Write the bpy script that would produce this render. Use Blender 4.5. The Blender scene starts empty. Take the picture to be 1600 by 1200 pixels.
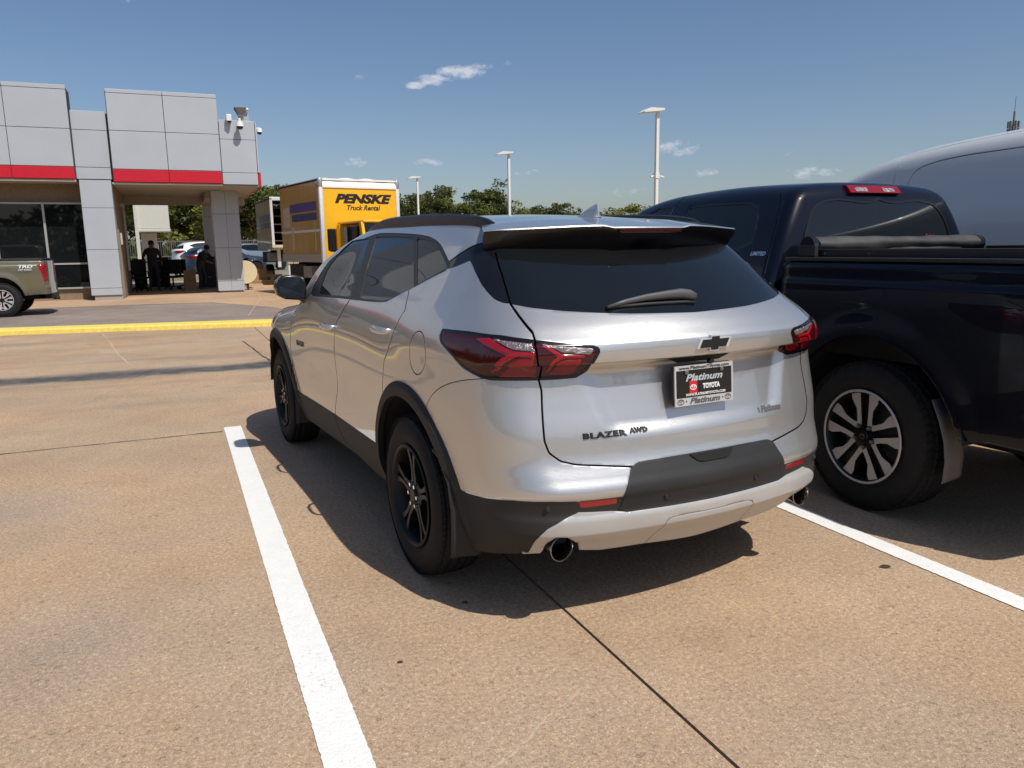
import bpy, bmesh, math, random
import numpy as np
from mathutils import Vector, Matrix, Euler
random.seed(7); rng=np.random.default_rng(7)
sc=bpy.context.scene
PI=math.pi
# ------------------------------------------------------------ camera, light, exposure
camd=bpy.data.cameras.new('camera'); cam=bpy.data.objects.new('camera',camd); sc.collection.objects.link(cam)
camd.sensor_fit='HORIZONTAL'; camd.sensor_width=36; camd.lens=1199.4/1600*36; camd.clip_start=.05; camd.clip_end=3000
CH=1.497
cam.matrix_world=Matrix.Translation((0,0,CH))@Matrix.Rotation(-.4089,4,'Z')@Matrix.Rotation(math.pi/2-.1773,4,'X')@Matrix.Rotation(-.0162,4,'Z')
sc.camera=cam
SUN_AZ=math.radians(160); SUN_EL=math.radians(55.5)     # azimuth clockwise from +Y
w=bpy.data.worlds.new('World'); sc.world=w; w.use_nodes=True
nt=w.node_tree; nt.nodes.clear()
wo=nt.nodes.new('ShaderNodeOutputWorld'); bg=nt.nodes.new('ShaderNodeBackground'); sky=nt.nodes.new('ShaderNodeTexSky')
sky.sky_type='NISHITA'; sky.sun_disc=False; sky.sun_elevation=SUN_EL; sky.sun_rotation=SUN_AZ
sky.altitude=150; sky.air_density=1.0; sky.dust_density=1.5; sky.ozone_density=1.6
bg.inputs['Strength'].default_value=.092
hs=nt.nodes.new('ShaderNodeHueSaturation'); hs.inputs['Saturation'].default_value=1.10; hs.inputs['Value'].default_value=1.0
nt.links.new(sky.outputs[0],hs.inputs['Color'])
# small fair-weather clouds of the sky: each a lump in a direction (azimuth, elevation, half width, half height, strength)
CLOUDS=[(20.2,12.0,2.1,.62,1.3),(18.2,11.5,1.7,.50,1.25),(17.0,11.15,1.2,.40,1.1),(21.6,12.35,1.5,.36,.95),(12.5,6.05,1.5,.5,.75),(17.5,5.95,1.6,.5,.75),(24.8,5.3,1.8,.45,.6),(35.5,6.6,1.9,.75,1.),(37.5,4.9,1.2,.45,.8),(44.6,4.6,2.6,.7,.75),(43.3,5.7,1.3,.45,.5),(32.0,3.7,2.0,.5,.6),(13.0,11.6,.9,.4,.45),(-1.2,15.4,1.0,.5,.5),(23.2,12.6,1.2,.35,.5),(60,9,5,1.4,.6),(-20,11,5,1.5,.7),(-50,16,7,2,.8),(110,14,8,2.4,.7),(150,18,7,2,.7),(-160,13,8,2.2,.8),(-100,12,8,2,.7),(-75,20,6,2,.7)]
tc=nt.nodes.new('ShaderNodeTexCoord')
def M(op,a,b=None,c=None,tree=None,clamp=False):
    t=tree or nt; n=t.nodes.new('ShaderNodeMath'); n.operation=op; n.use_clamp=clamp
    for i,v in enumerate((a,b,c)):
        if v is None: continue
        if isinstance(v,(int,float)): n.inputs[i].default_value=v
        else: t.links.new(v,n.inputs[i])
    return n.outputs[0]
sep=nt.nodes.new('ShaderNodeSeparateXYZ'); nt.links.new(tc.outputs['Generated'],sep.inputs[0])
az=M('ARCTAN2',sep.outputs[0],sep.outputs[1]); el=M('ARCSINE',sep.outputs[2])
nz=nt.nodes.new('ShaderNodeTexNoise'); nz.inputs['Scale'].default_value=60; nz.inputs['Detail'].default_value=7; nz.inputs['Roughness'].default_value=.62
mp=nt.nodes.new('ShaderNodeMapping'); mp.inputs['Scale'].default_value=(1,1,1.9); nt.links.new(tc.outputs['Generated'],mp.inputs[0]); nt.links.new(mp.outputs[0],nz.inputs['Vector'])
tot=None
for (a,e,wa,we,st) in CLOUDS:
    dx=M('MULTIPLY',M('SUBTRACT',az,math.radians(a)),1/math.radians(wa)); dy=M('MULTIPLY',M('SUBTRACT',el,math.radians(e)),1/math.radians(we))
    r2=M('ADD',M('MULTIPLY',dx,dx),M('MULTIPLY',dy,dy))
    k=M('MULTIPLY',M('SUBTRACT',1.0,r2,clamp=True),st)
    tot=k if tot is None else M('MAXIMUM',tot,k)
dens=M('MULTIPLY',M('SUBTRACT',M('ADD',M('MULTIPLY',tot,.75),M('MULTIPLY',nz.outputs[0],2.1)),1.44,clamp=True),1.7,clamp=True)
dens=M('MULTIPLY',dens,M('MULTIPLY',tot,1.8,clamp=True),clamp=True)
mx=nt.nodes.new('ShaderNodeMix'); mx.data_type='RGBA'
tint=nt.nodes.new('ShaderNodeMix'); tint.data_type='RGBA'; tint.blend_type='MULTIPLY'; tint.inputs[0].default_value=1; tint.inputs[7].default_value=(1.0,.985,1.03,1); nt.links.new(hs.outputs[0],tint.inputs[6])
nt.links.new(M('MULTIPLY',dens,.72),mx.inputs[0]); nt.links.new(tint.outputs[2],mx.inputs[6]); mx.inputs[7].default_value=(8.0,8.1,8.7,1)
nt.links.new(mx.outputs[2],bg.inputs[0]); nt.links.new(bg.outputs[0],wo.inputs[0])
sd=bpy.data.lights.new('sun','SUN'); sd.energy=4.3; sd.angle=math.radians(.53); sd.color=(1,.95,.87)
so=bpy.data.objects.new('sun',sd); sc.collection.objects.link(so)
sv=Vector((math.sin(SUN_AZ)*math.cos(SUN_EL),math.cos(SUN_AZ)*math.cos(SUN_EL),math.sin(SUN_EL)))
so.rotation_euler=sv.to_track_quat('Z','Y').to_euler(); so.location=(0,0,30)
sc.view_settings.view_transform='Standard'; sc.view_settings.look='None'; sc.view_settings.exposure=0.0; sc.view_settings.gamma=1; sc.view_settings.use_curve_mapping=False
sc.cycles.max_bounces=8; sc.cycles.use_denoising=True
# ------------------------------------------------------------ materials
MATS={}
def mat(name,col,rough=.6,metal=0.,coat=0.,crough=.03,var=0.,vscale=8.,bump=0.,bscale=60.,trans=0.,ior=1.5,emit=None,estr=0,spec=None,obj=False,dirt=0.):
    if name in MATS: return MATS[name]
    m=bpy.data.materials.new(name); m.use_nodes=True; t=m.node_tree; b=t.nodes['Principled BSDF']
    b.inputs['Base Color'].default_value=(*col,1); b.inputs['Roughness'].default_value=rough; b.inputs['Metallic'].default_value=metal
    b.inputs['Coat Weight'].default_value=coat; b.inputs['Coat Roughness'].default_value=crough; b.inputs['IOR'].default_value=ior
    b.inputs['Transmission Weight'].default_value=trans
    if spec is not None: b.inputs['Specular IOR Level'].default_value=spec
    if emit: b.inputs['Emission Color'].default_value=(*emit,1); b.inputs['Emission Strength'].default_value=estr
    co=t.nodes.new('ShaderNodeTexCoord').outputs['Object']
    if var or dirt:
        n=t.nodes.new('ShaderNodeTexNoise'); n.inputs['Scale'].default_value=vscale; n.inputs['Detail'].default_value=6; n.inputs['Roughness'].default_value=.6
        t.links.new(co,n.inputs['Vector'])
        r=t.nodes.new('ShaderNodeMapRange'); r.inputs[1].default_value=.3; r.inputs[2].default_value=.7; r.inputs[3].default_value=1-var; r.inputs[4].default_value=1+var
        t.links.new(n.outputs[0],r.inputs[0])
        h=t.nodes.new('ShaderNodeHueSaturation'); h.inputs['Color'].default_value=(*col,1); t.links.new(r.outputs[0],h.inputs['Value'])
        t.links.new(h.outputs[0],b.inputs['Base Color'])
        r2=t.nodes.new('ShaderNodeMapRange'); r2.inputs[1].default_value=.35; r2.inputs[2].default_value=.7; r2.inputs[3].default_value=rough; r2.inputs[4].default_value=min(1,rough+dirt+.04)
        t.links.new(n.outputs[0],r2.inputs[0]); t.links.new(r2.outputs[0],b.inputs['Roughness'])
    if bump:
        n=t.nodes.new('ShaderNodeTexNoise'); n.inputs['Scale'].default_value=bscale; n.inputs['Detail'].default_value=4; t.links.new(co,n.inputs['Vector'])
        bb=t.nodes.new('ShaderNodeBump'); bb.inputs['Strength'].default_value=bump; bb.inputs['Distance'].default_value=.01; t.links.new(n.outputs[0],bb.inputs['Height']); t.links.new(bb.outputs[0],b.inputs['Normal'])
    MATS[name]=m; return m
def paint(name,col,metal=.8,rough=.3,flake=.25,coat=1.,cior=1.5,spec=None):
    m=mat(name,col,rough,metal,coat=coat,crough=.02,spec=spec); t=m.node_tree; b=t.nodes['Principled BSDF']; b.inputs['Coat IOR'].default_value=cior
    co=t.nodes.new('ShaderNodeTexCoord').outputs['Object']
    v=t.nodes.new('ShaderNodeTexVoronoi'); v.inputs['Scale'].default_value=900; t.links.new(co,v.inputs['Vector'])
    bb=t.nodes.new('ShaderNodeBump'); bb.inputs['Strength'].default_value=flake; bb.inputs['Distance'].default_value=.0006; t.links.new(v.outputs['Color'],bb.inputs['Height']); t.links.new(bb.outputs[0],b.inputs['Normal'])
    n=t.nodes.new('ShaderNodeTexNoise'); n.inputs['Scale'].default_value=5; n.inputs['Detail'].default_value=7; n.inputs['Roughness'].default_value=.7; t.links.new(co,n.inputs['Vector'])
    r=t.nodes.new('ShaderNodeMapRange'); r.inputs[1].default_value=.4; r.inputs[2].default_value=.75; r.inputs[3].default_value=.01; r.inputs[4].default_value=.05; t.links.new(n.outputs[0],r.inputs[0]); t.links.new(r.outputs[0],b.inputs['Coat Roughness'])
    return m
SILVER=paint('silver_paint',(.585,.585,.57),.78,.36,flake=.3,cior=1.75)
NAVY=paint('dark_navy_paint',(.0022,.004,.010),.0,.3,coat=.55,cior=1.45,spec=.12)
VANGREY=paint('grey_blue_van_paint',(.62,.66,.68),.1,.42,coat=.6)
BRONZE=paint('bronze_khaki_paint',(.20,.185,.125),.6,.34)
GBLACK=mat('gloss_black_trim',(.006,.006,.007),.22,coat=.15,crough=.1)
TRIMB=mat('satin_black_window_trim',(.020,.020,.021),.5)
PLASTIC=mat('black_textured_plastic',(.020,.020,.021),.55,spec=.4,var=.15,vscale=6,bump=.15,bscale=700)
CLAD=mat('dark_grey_cladding_plastic',(.030,.028,.026),.62,spec=.3,var=.12,vscale=5,bump=.12,bscale=700)
SATINS=mat('satin_silver_plastic',(.50,.50,.49),.38,metal=.35,var=.04)
GLASSD=mat('dark_tinted_glass',(.006,.008,.009),.015,spec=.5,ior=1.52)
DARK=mat('unlit_black_cavity',(.006,.006,.006),.9)
RUB=mat('black_tyre_rubber',(.014,.0137,.0135),.75,spec=.3,var=.25,vscale=9,bump=.2,bscale=300)
RIMB=mat('gloss_black_alloy',(.008,.008,.008),.42,spec=.3)
RIMS=mat('machined_alloy',(.52,.51,.50),.4,metal=.35)
CHROME=mat('bright_chrome',(.82,.83,.85),.16,metal=1.)
STEEL=mat('dull_steel',(.30,.29,.28),.42,metal=.8,var=.15)
LENSR=mat('red_lamp_lens',(.22,.003,.008),.10,coat=.4)
LENSD=mat('dark_red_lamp_lens',(.048,.002,.004),.10,coat=.35)
LENSB=mat('bright_red_lamp_lens',(.30,.005,.012),.12,coat=.5)
LENSW=mat('clear_ribbed_lamp_lens',(.26,.22,.22),.25,metal=.5,coat=1.,bump=1.,bscale=60)
REDR=mat('red_reflector',(.33,.012,.014),.2,coat=.6)
WHITE=mat('white_enamel',(.78,.78,.77),.4)
BLACKP=mat('flat_black_print',(.008,.008,.008),.5)
WHITEP=mat('white_print',(.75,.75,.75),.5)
REDP=mat('red_print',(.55,.012,.02),.5)
GREYP=mat('dark_grey_print',(.09,.09,.10),.5)
BULB=mat('grey_liner_plastic',(.015,.015,.015),.85,var=.3)
RAILB=mat('satin_black_rail',(.007,.007,.008),.32,spec=.35)
# ------------------------------------------------------------ geometry library

def coll(o,parent=None):
    sc.collection.objects.link(o)
    if parent is not None: o.parent=parent
    return o
def thing(name,label,cat,loc=(0,0,0),rz=0.,group=None):
    o=bpy.data.objects.new(name,None); coll(o); o.location=loc; o.rotation_euler=(0,0,rz); o.empty_display_size=.1
    return tag(o,label,cat,group)
def tag(o,label=None,cat=None,group=None,kind=None):
    if label: o['label']=label
    if cat: o['category']=cat
    if group: o['group']=group
    if kind: o['kind']=kind
    return o
def obj(name,V,F,m,parent=None,smooth=False,normals=None,mi=None):
    me=bpy.data.meshes.new(name); me.from_pydata([tuple(map(float,v)) for v in V],[],[tuple(map(int,f)) for f in F]); 
    for q in (m if isinstance(m,(list,tuple)) else [m]): me.materials.append(q)
    if mi is not None: me.polygons.foreach_set('material_index',mi)
    if smooth: me.polygons.foreach_set('use_smooth',[True]*len(me.polygons))
    me.update()
    if normals is not None: me.normals_split_custom_set(normals)
    o=bpy.data.objects.new(name,me); return coll(o,parent)
class MB:
    """collects simple solids into one mesh"""
    def __init__(s): s.V=[];s.F=[];s.M=[]
    def add(s,V,F,m=0):
        n=len(s.V); s.V+= [tuple(v) for v in V]; s.F+=[tuple(n+i for i in f) for f in F]; s.M+=[m]*len(F); return s
    def box(s,a,b,m=0,R=None,bev=0.):
        x0,y0,z0=a;x1,y1,z1=b
        if bev:
            bm=bmesh.new(); bmesh.ops.create_cube(bm,size=1)
            for v in bm.verts: v.co=Vector(((x0+x1)/2+v.co.x*(x1-x0),(y0+y1)/2+v.co.y*(y1-y0),(z0+z1)/2+v.co.z*(z1-z0)))
            bmesh.ops.bevel(bm,geom=list(bm.edges),offset=bev,segments=2,affect='EDGES',profile=.5)
            V=[v.co.copy() for v in bm.verts]; bm.verts.index_update(); F=[[v.index for v in f.verts] for f in bm.faces]; bm.free()
        else:
            V=[Vector(p) for p in ((x0,y0,z0),(x1,y0,z0),(x1,y1,z0),(x0,y1,z0),(x0,y0,z1),(x1,y0,z1),(x1,y1,z1),(x0,y1,z1))]
            F=[(0,3,2,1),(4,5,6,7),(0,1,5,4),(1,2,6,5),(2,3,7,6),(3,0,4,7)]
        if R is not None: V=[R@v for v in V]
        return s.add(V,F,m)
    def tube(s,p,q,r,r2=None,n=12,m=0,cap=True):
        p=Vector(p);q=Vector(q); r2=r if r2 is None else r2; d=(q-p).normalized(); a=d.orthogonal().normalized(); b=d.cross(a)
        V=[p+(a*math.cos(t)+b*math.sin(t))*r for t in [2*PI*i/n for i in range(n)]]+[q+(a*math.cos(t)+b*math.sin(t))*r2 for t in [2*PI*i/n for i in range(n)]]
        F=[(i,(i+1)%n,n+(i+1)%n,n+i) for i in range(n)]
        if cap: F+=[tuple(range(n-1,-1,-1)),tuple(range(n,2*n))]
        return s.add(V,F,m)
    def path(s,pts,r,n=10,m=0,flat=1.):
        pts=[Vector(p) for p in pts]; rr=r if isinstance(r,(list,tuple)) else [r]*len(pts); V=[];F=[]
        up=Vector((0,0,1))
        for i,p in enumerate(pts):
            d=(pts[min(i+1,len(pts)-1)]-pts[max(i-1,0)]).normalized(); a=d.cross(up); a=a.normalized() if a.length>1e-4 else Vector((1,0,0)); b=a.cross(d)
            V+=[p+(a*math.cos(t)*flat+b*math.sin(t))*rr[i] for t in [2*PI*k/n for k in range(n)]]
        for i in range(len(pts)-1):
            F+=[(i*n+k,i*n+(k+1)%n,(i+1)*n+(k+1)%n,(i+1)*n+k) for k in range(n)]
        F+=[tuple(range(n-1,-1,-1)),tuple(range((len(pts)-1)*n,len(pts)*n))]
        return s.add(V,F,m)
    def prism(s,poly,a,b,axis=2,m=0):
        """polygon extruded between a and b along an axis (0,1,2)"""
        n=len(poly); 
        def P(u,v,w): return (w,u,v) if axis==0 else ((u,w,v) if axis==1 else (u,v,w))
        V=[P(u,v,a) for u,v in poly]+[P(u,v,b) for u,v in poly]
        F=[tuple(range(n-1,-1,-1)),tuple(range(n,2*n))]+[(i,(i+1)%n,n+(i+1)%n,n+i) for i in range(n)]
        return s.add(V,F,m)
    def lathe(s,prof,n=48,axis=1,m=0,c=(0,0,0),ms=None):
        """profile [(r,h)] about an axis through c; axis 1 = y"""
        V=[];F=[];k=len(prof)
        for i in range(n):
            t=2*PI*i/n; cc,ss=math.cos(t),math.sin(t)
            for r,h in prof:
                V.append((c[0]+r*cc,c[1]+h,c[2]+r*ss) if axis==1 else ((c[0]+h,c[1]+r*cc,c[2]+r*ss) if axis==0 else (c[0]+r*cc,c[1]+r*ss,c[2]+h)))
        for i in range(n):
            for j in range(k-1):
                F.append((i*k+j,((i+1)%n)*k+j,((i+1)%n)*k+j+1,i*k+j+1))
        return s.add(V,F,m)
    def build(s,name,m,parent=None,smooth=False,auto=None):
        o=obj(name,s.V,s.F,m,parent,smooth,mi=s.M if isinstance(m,(list,tuple)) else None)
        bm=bmesh.new(); bm.from_mesh(o.data); bmesh.ops.recalc_face_normals(bm,faces=bm.faces)
        if auto:
            for f in bm.faces: f.smooth=True
            for e in bm.edges:
                if len(e.link_faces)==2 and e.calc_face_angle(0)>math.radians(auto): e.smooth=False
        bm.to_mesh(o.data); bm.free(); return o
def text_mesh(txt,size,shear=0.,sx=1.,extrude=.0,bold=0.,align='CENTER',space=1.):
    cu=bpy.data.curves.new('lettering','FONT'); cu.body=txt; cu.size=size; cu.shear=shear; cu.align_x=align; cu.align_y='CENTER'; cu.extrude=extrude; cu.offset=bold; cu.space_character=space; cu.resolution_u=3
    o=bpy.data.objects.new('lettering',cu); sc.collection.objects.link(o)
    dg=bpy.context.evaluated_depsgraph_get(); me=bpy.data.meshes.new_from_object(o.evaluated_get(dg))
    V=[(v.co.x*sx,v.co.y,v.co.z) for v in me.vertices]; F=[tuple(p.vertices) for p in me.polygons]
    bpy.data.objects.remove(o); bpy.data.curves.remove(cu); bpy.data.meshes.remove(me)
    return V,F
PI=math.pi
def cr(xs,ys):
    """smooth curve through points (monotone-ish hermite)"""
    xs=np.array(xs,float); ys=np.array(ys,float)
    h=np.diff(xs); d=np.diff(ys)/h
    m=np.empty_like(ys); m[0]=d[0]; m[-1]=d[-1]
    for i in range(1,len(xs)-1):
        m[i]=0 if d[i-1]*d[i]<=0 else (h[i-1]+h[i])*3/((2*h[i]+h[i-1])/d[i-1]+(h[i]+2*h[i-1])/d[i])
    def f(x):
        x=np.asarray(x,float); xc=np.clip(x,xs[0],xs[-1])
        i=np.clip(np.searchsorted(xs,xc,side='right')-1,0,len(h)-1)
        t=(xc-xs[i])/h[i]; t2=t*t; t3=t2*t
        return (2*t3-3*t2+1)*ys[i]+(t3-2*t2+t)*h[i]*m[i]+(-2*t3+3*t2)*ys[i+1]+(t3-t2)*h[i]*m[i+1]
    return f
def smax(a,b,k):
    h=np.maximum(k-np.abs(a-b),0)/k
    return np.maximum(a,b)+h*h*k*.25
def sst(a,b,x):
    t=np.clip((x-a)/(b-a),0,1); return t*t*(3-2*t)
def bump(x,c,w):
    return np.exp(-((x-c)/w)**2)
SA,EA=.9,.7
class Surf:
    """closed body skin: rays from a spine (y=0,z=zs) to the root of f"""
    def __init__(s,f,xc,xf,zs,ulist,tlist,tmax=2.6):
        s.f=f; s.xc=xc; s.xf=xf; s.zs=zs; s.tmax=tmax
        s.u=np.array(ulist); s.t=np.array(tlist)
        U,T=np.meshgrid(s.u,s.t,indexing='ij')
        s.P=s.point(U,T)
    def rays(s,U,T):
        L=s.xc-s.xf
        th=np.where(U>0,U/SA,np.where(U<-L,(U+L)/SA,0.))
        ox=s.xc+np.where(U>0,0,np.where(U<-L,-L,U))
        e=np.maximum(T,0)/EA
        oz=s.zs+np.minimum(T,0)
        d=np.stack([np.sin(th)*np.cos(e),-np.cos(th)*np.cos(e),np.sin(e)],-1)
        return np.stack([ox,0*ox,oz],-1),d
    def point(s,U,T):
        U=np.asarray(U,float);T=np.asarray(T,float)
        o,d=s.rays(U,T)
        lo=np.zeros(U.shape); hi=np.full(U.shape,s.tmax)
        for _ in range(26):
            m=(lo+hi)/2; p=o+d*m[...,None]
            ins=s.f(p[...,0],p[...,1],p[...,2])<0
            lo=np.where(ins,m,lo); hi=np.where(ins,hi,m)
        return o+d*((lo+hi)/2)[...,None]
    def uv(s,p):
        p=np.asarray(p,float); x,y,z=p[...,0],-np.abs(p[...,1]),p[...,2]
        L=s.xc-s.xf
        dx=np.where(x>s.xc,x-s.xc,np.where(x<s.xf,x-s.xf,0))
        th=np.arctan2(dx,-y)
        U=np.where(x>s.xc,th*SA,np.where(x<s.xf,-L+th*SA,x-s.xc))
        r=np.hypot(dx,y)
        T=np.where(z>s.zs,np.arctan2(z-s.zs,r)*EA,z-s.zs)
        return U,T
    def grad(s,p):
        e=1e-3; x,y,z=p[...,0],p[...,1],p[...,2]; f=s.f
        g=np.stack([f(x+e,y,z)-f(x-e,y,z),f(x,y+e,z)-f(x,y-e,z),f(x,y,z+e)-f(x,y,z-e)],-1)
        return g/np.maximum(np.linalg.norm(g,axis=-1,keepdims=True),1e-12)
def lin(a,b,step):
    n=max(1,int(round(abs(b-a)/step))); return list(np.linspace(a,b,n,endpoint=False))
def sdpoly(P,poly):
    """signed distance (neg inside) of points P(...,2) to closed polygon"""
    poly=np.asarray(poly,float); x,y=P[...,0],P[...,1]
    d=np.full(x.shape,1e9); s=np.ones(x.shape)
    n=len(poly)
    for i in range(n):
        a=poly[i]; b=poly[i-1]
        ex,ey=b[0]-a[0],b[1]-a[1]; wx,wy=x-a[0],y-a[1]
        t=np.clip((wx*ex+wy*ey)/max(ex*ex+ey*ey,1e-12),0,1)
        d=np.minimum(d,(wx-ex*t)**2+(wy-ey*t)**2)
        c1=y>=a[1]; c2=y<b[1]; c3=ex*wy>ey*wx
        fl=(c1&c2&c3)|(~c1&~c2&~c3)
        s=np.where(fl,-s,s)
    return s*np.sqrt(d)
def sdline(P,line):
    line=np.asarray(line,float); x,y=P[...,0],P[...,1]; d=np.full(x.shape,1e9)
    for i in range(len(line)-1):
        a,b=line[i],line[i+1]; ex,ey=b-a; wx,wy=x-a[0],y-a[1]
        t=np.clip((wx*ex+wy*ey)/max(ex*ex+ey*ey,1e-12),0,1)
        d=np.minimum(d,(wx-ex*t)**2+(wy-ey*t)**2)
    return np.sqrt(d)
def chaikin(pts,n=2,closed=True):
    p=np.array(pts,float)
    for _ in range(n):
        q=np.roll(p,-1,0) if closed else p[1:]
        a=p if closed else p[:-1]
        r=np.empty((2*len(a),p.shape[1])); r[0::2]=.75*a+.25*q; r[1::2]=.25*a+.75*q
        p=r if closed else np.vstack([p[:1],r,p[-1:]])
    return p
# ------------------------------------------------------------ skin cutting
class Skin:
    def __init__(s,surf):
        s.s=surf; P=surf.P; nu,nt_=P.shape[:2]
        s.V=[P.reshape(-1,3)]; U,T=np.meshgrid(surf.u,surf.t,indexing='ij'); s.U=np.stack([U.ravel(),T.ravel()],-1)
        s.P=P.reshape(-1,3).copy()
        i=np.arange(nu-1)[:,None]*nt_+np.arange(nt_-1)[None,:]; i=i.ravel()
        s.Q=np.stack([i,i+nt_,i+nt_+1,i+1],-1); s.N=[]
    def split(s,g):
        """cut every face along g(P,U)=0"""
        gv=g(s.P,s.U); gv=np.where(np.abs(gv)<1e-7,1e-7,gv)
        sg=gv>0
        q=sg[s.Q]; mixed=q.any(1)&~q.all(1)
        todo=[tuple(f) for f in s.Q[mixed].tolist()]; s.Q=s.Q[~mixed]
        keep=[]; 
        for f in s.N:
            a=sg[f[0]]; mix=False
            for v in f:
                if sg[v]!=a: mix=True;break
            (todo if mix else keep).append(f)
        newP=[];newU=[];cache={};n0=len(s.P)
        def cut(a,b):
            k=(a,b) if a<b else (b,a)
            if k in cache: return cache[k]
            t=gv[k[0]]/(gv[k[0]]-gv[k[1]])
            newP.append(s.P[k[0]]*(1-t)+s.P[k[1]]*t); newU.append(s.U[k[0]]*(1-t)+s.U[k[1]]*t)
            cache[k]=n0+len(newP)-1; return cache[k]
        for f in todo:
            n=len(f); pos=[];neg=[]
            for i in range(n):
                a=f[i];b=f[(i+1)%n]
                (pos if sg[a] else neg).append(a)
                if sg[a]!=sg[b]:
                    c=cut(a,b); pos.append(c); neg.append(c)
            if len(pos)>=3: keep.append(tuple(pos))
            if len(neg)>=3: keep.append(tuple(neg))
        s.N=keep
        if newP: s.P=np.vstack([s.P,np.array(newP)]); s.U=np.vstack([s.U,np.array(newU)])
    def faces(s):
        F=[tuple(f) for f in s.Q.tolist()]+s.N
        cP=np.vstack([s.P[s.Q].mean(1)]+[np.array([s.P[list(f)].mean(0) for f in s.N])]) if s.N else s.P[s.Q].mean(1)
        cU=np.vstack([s.U[s.Q].mean(1)]+[np.array([s.U[list(f)].mean(0) for f in s.N])]) if s.N else s.U[s.Q].mean(1)
        return F,cP,cU
def skin_part(name,sk,F,m,parent,sides=(-1,1),off=0.,flange=.012,soft=0.,fm=None,close=True,seal=True):
    """build a region of the skin (list of faces) as one mesh; sides: which halves; off: pushed out along the normal"""
    if not F: return None
    ids=sorted({v for f in F for v in f}); ix={v:i for i,v in enumerate(ids)}
    P=sk.P[ids]; N=sk.s.grad(P)
    # boundary edges
    ed={}
    for f in F:
        n=len(f)
        for i in range(n):
            a,b=f[i],f[(i+1)%n]; k=(a,b) if a<b else (b,a)
            ed[k]=None if k in ed else (a,b)
    bd=[e for e in ed.values() if e is not None]
    cen={v for v in ids if abs(sk.P[v][1])<2e-4}
    bd=[e for e in bd if not (e[0] in cen and e[1] in cen)]
    tilt={}
    for a,b in bd:
        ia,ib=ix[a],ix[b]; d=P[ib]-P[ia]; n=(N[ia]+N[ib]); t=np.cross(d,n); l=np.linalg.norm(t)
        if l>1e-12:
            t/=l
            for v in (a,b): tilt[v]=tilt.get(v,0)+t
    Nt=N.copy()
    for v,t in tilt.items():
        l=np.linalg.norm(t)
        if l>1e-6:
            q=N[ix[v]]+soft*t/l; Nt[ix[v]]=q/np.linalg.norm(q)
    V=[];FF=[];LN=[];MI=[]
    Po=P+N*off
    for sgn in sides:
        base=len(V); S=np.array([1,-1 if sgn>0 else 1,1.])
        flip=sgn>0
        pv=Po*S; nv=Nt*S
        if sgn==sides[0] or len(sides)==1: mp={v:ix[v] for v in ids}; V.extend(pv.tolist())
        else:
            mp={}; 
            for v in ids:
                if v in cen: mp[v]=ix[v]
                else: mp[v]=len(V); V.append(pv[ix[v]].tolist())
        for f in F:
            ff=f[::-1] if flip else f
            FF.append([mp[v] for v in ff]); LN.extend([nv[ix[v]] for v in ff]); MI.append(0)
        if flange:
            inn={}
            for a,b in bd:
                for v in (a,b):
                    if v not in inn: inn[v]=len(V); V.append(((Po[ix[v]]-N[ix[v]]*flange)*S).tolist())
                q=[b,a]; f=[mp[b],mp[a],inn[a],inn[b]]
                d=Po[ix[b]]-Po[ix[a]]; n=np.cross(d,N[ix[a]]); n=n/max(np.linalg.norm(n),1e-9)*S
                if flip: f=f[::-1]
                FF.append(f); LN.extend([n]*4); MI.append(1 if fm is not None else 0)
    LN=[tuple(x) for x in LN]
    return obj(name,V,FF,[m]+([fm] if fm is not None else []),parent,smooth=True,normals=LN,mi=MI if fm is not None else None)
def skin_shell(name,surf,off,m,parent,drop,step=3,sides=(-1,1)):
    U=surf.u[::step]; T=surf.t[::step]; 
    if U[-1]!=surf.u[-1]: U=np.append(U,surf.u[-1])
    if T[-1]!=surf.t[-1]: T=np.append(T,surf.t[-1])
    A,B=np.meshgrid(U,T,indexing='ij'); P=surf.point(A,B); P=P-surf.grad(P)*off; n=P.shape[1]
    V=[];F=[]
    for sg in sides:
        Q=P*np.array([1,1 if sg<0 else -1,1.]); b=len(V); V+=Q.reshape(-1,3).tolist()
        for i in range(P.shape[0]-1):
            for j in range(n-1):
                c=(P[i,j]+P[i+1,j+1])/2
                if drop(c): continue
                k=b+i*n+j; f=(k,k+n,k+n+1,k+1); F.append(f if sg<0 else f[::-1])
    return obj(name,V,F,m,parent,smooth=True)
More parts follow.
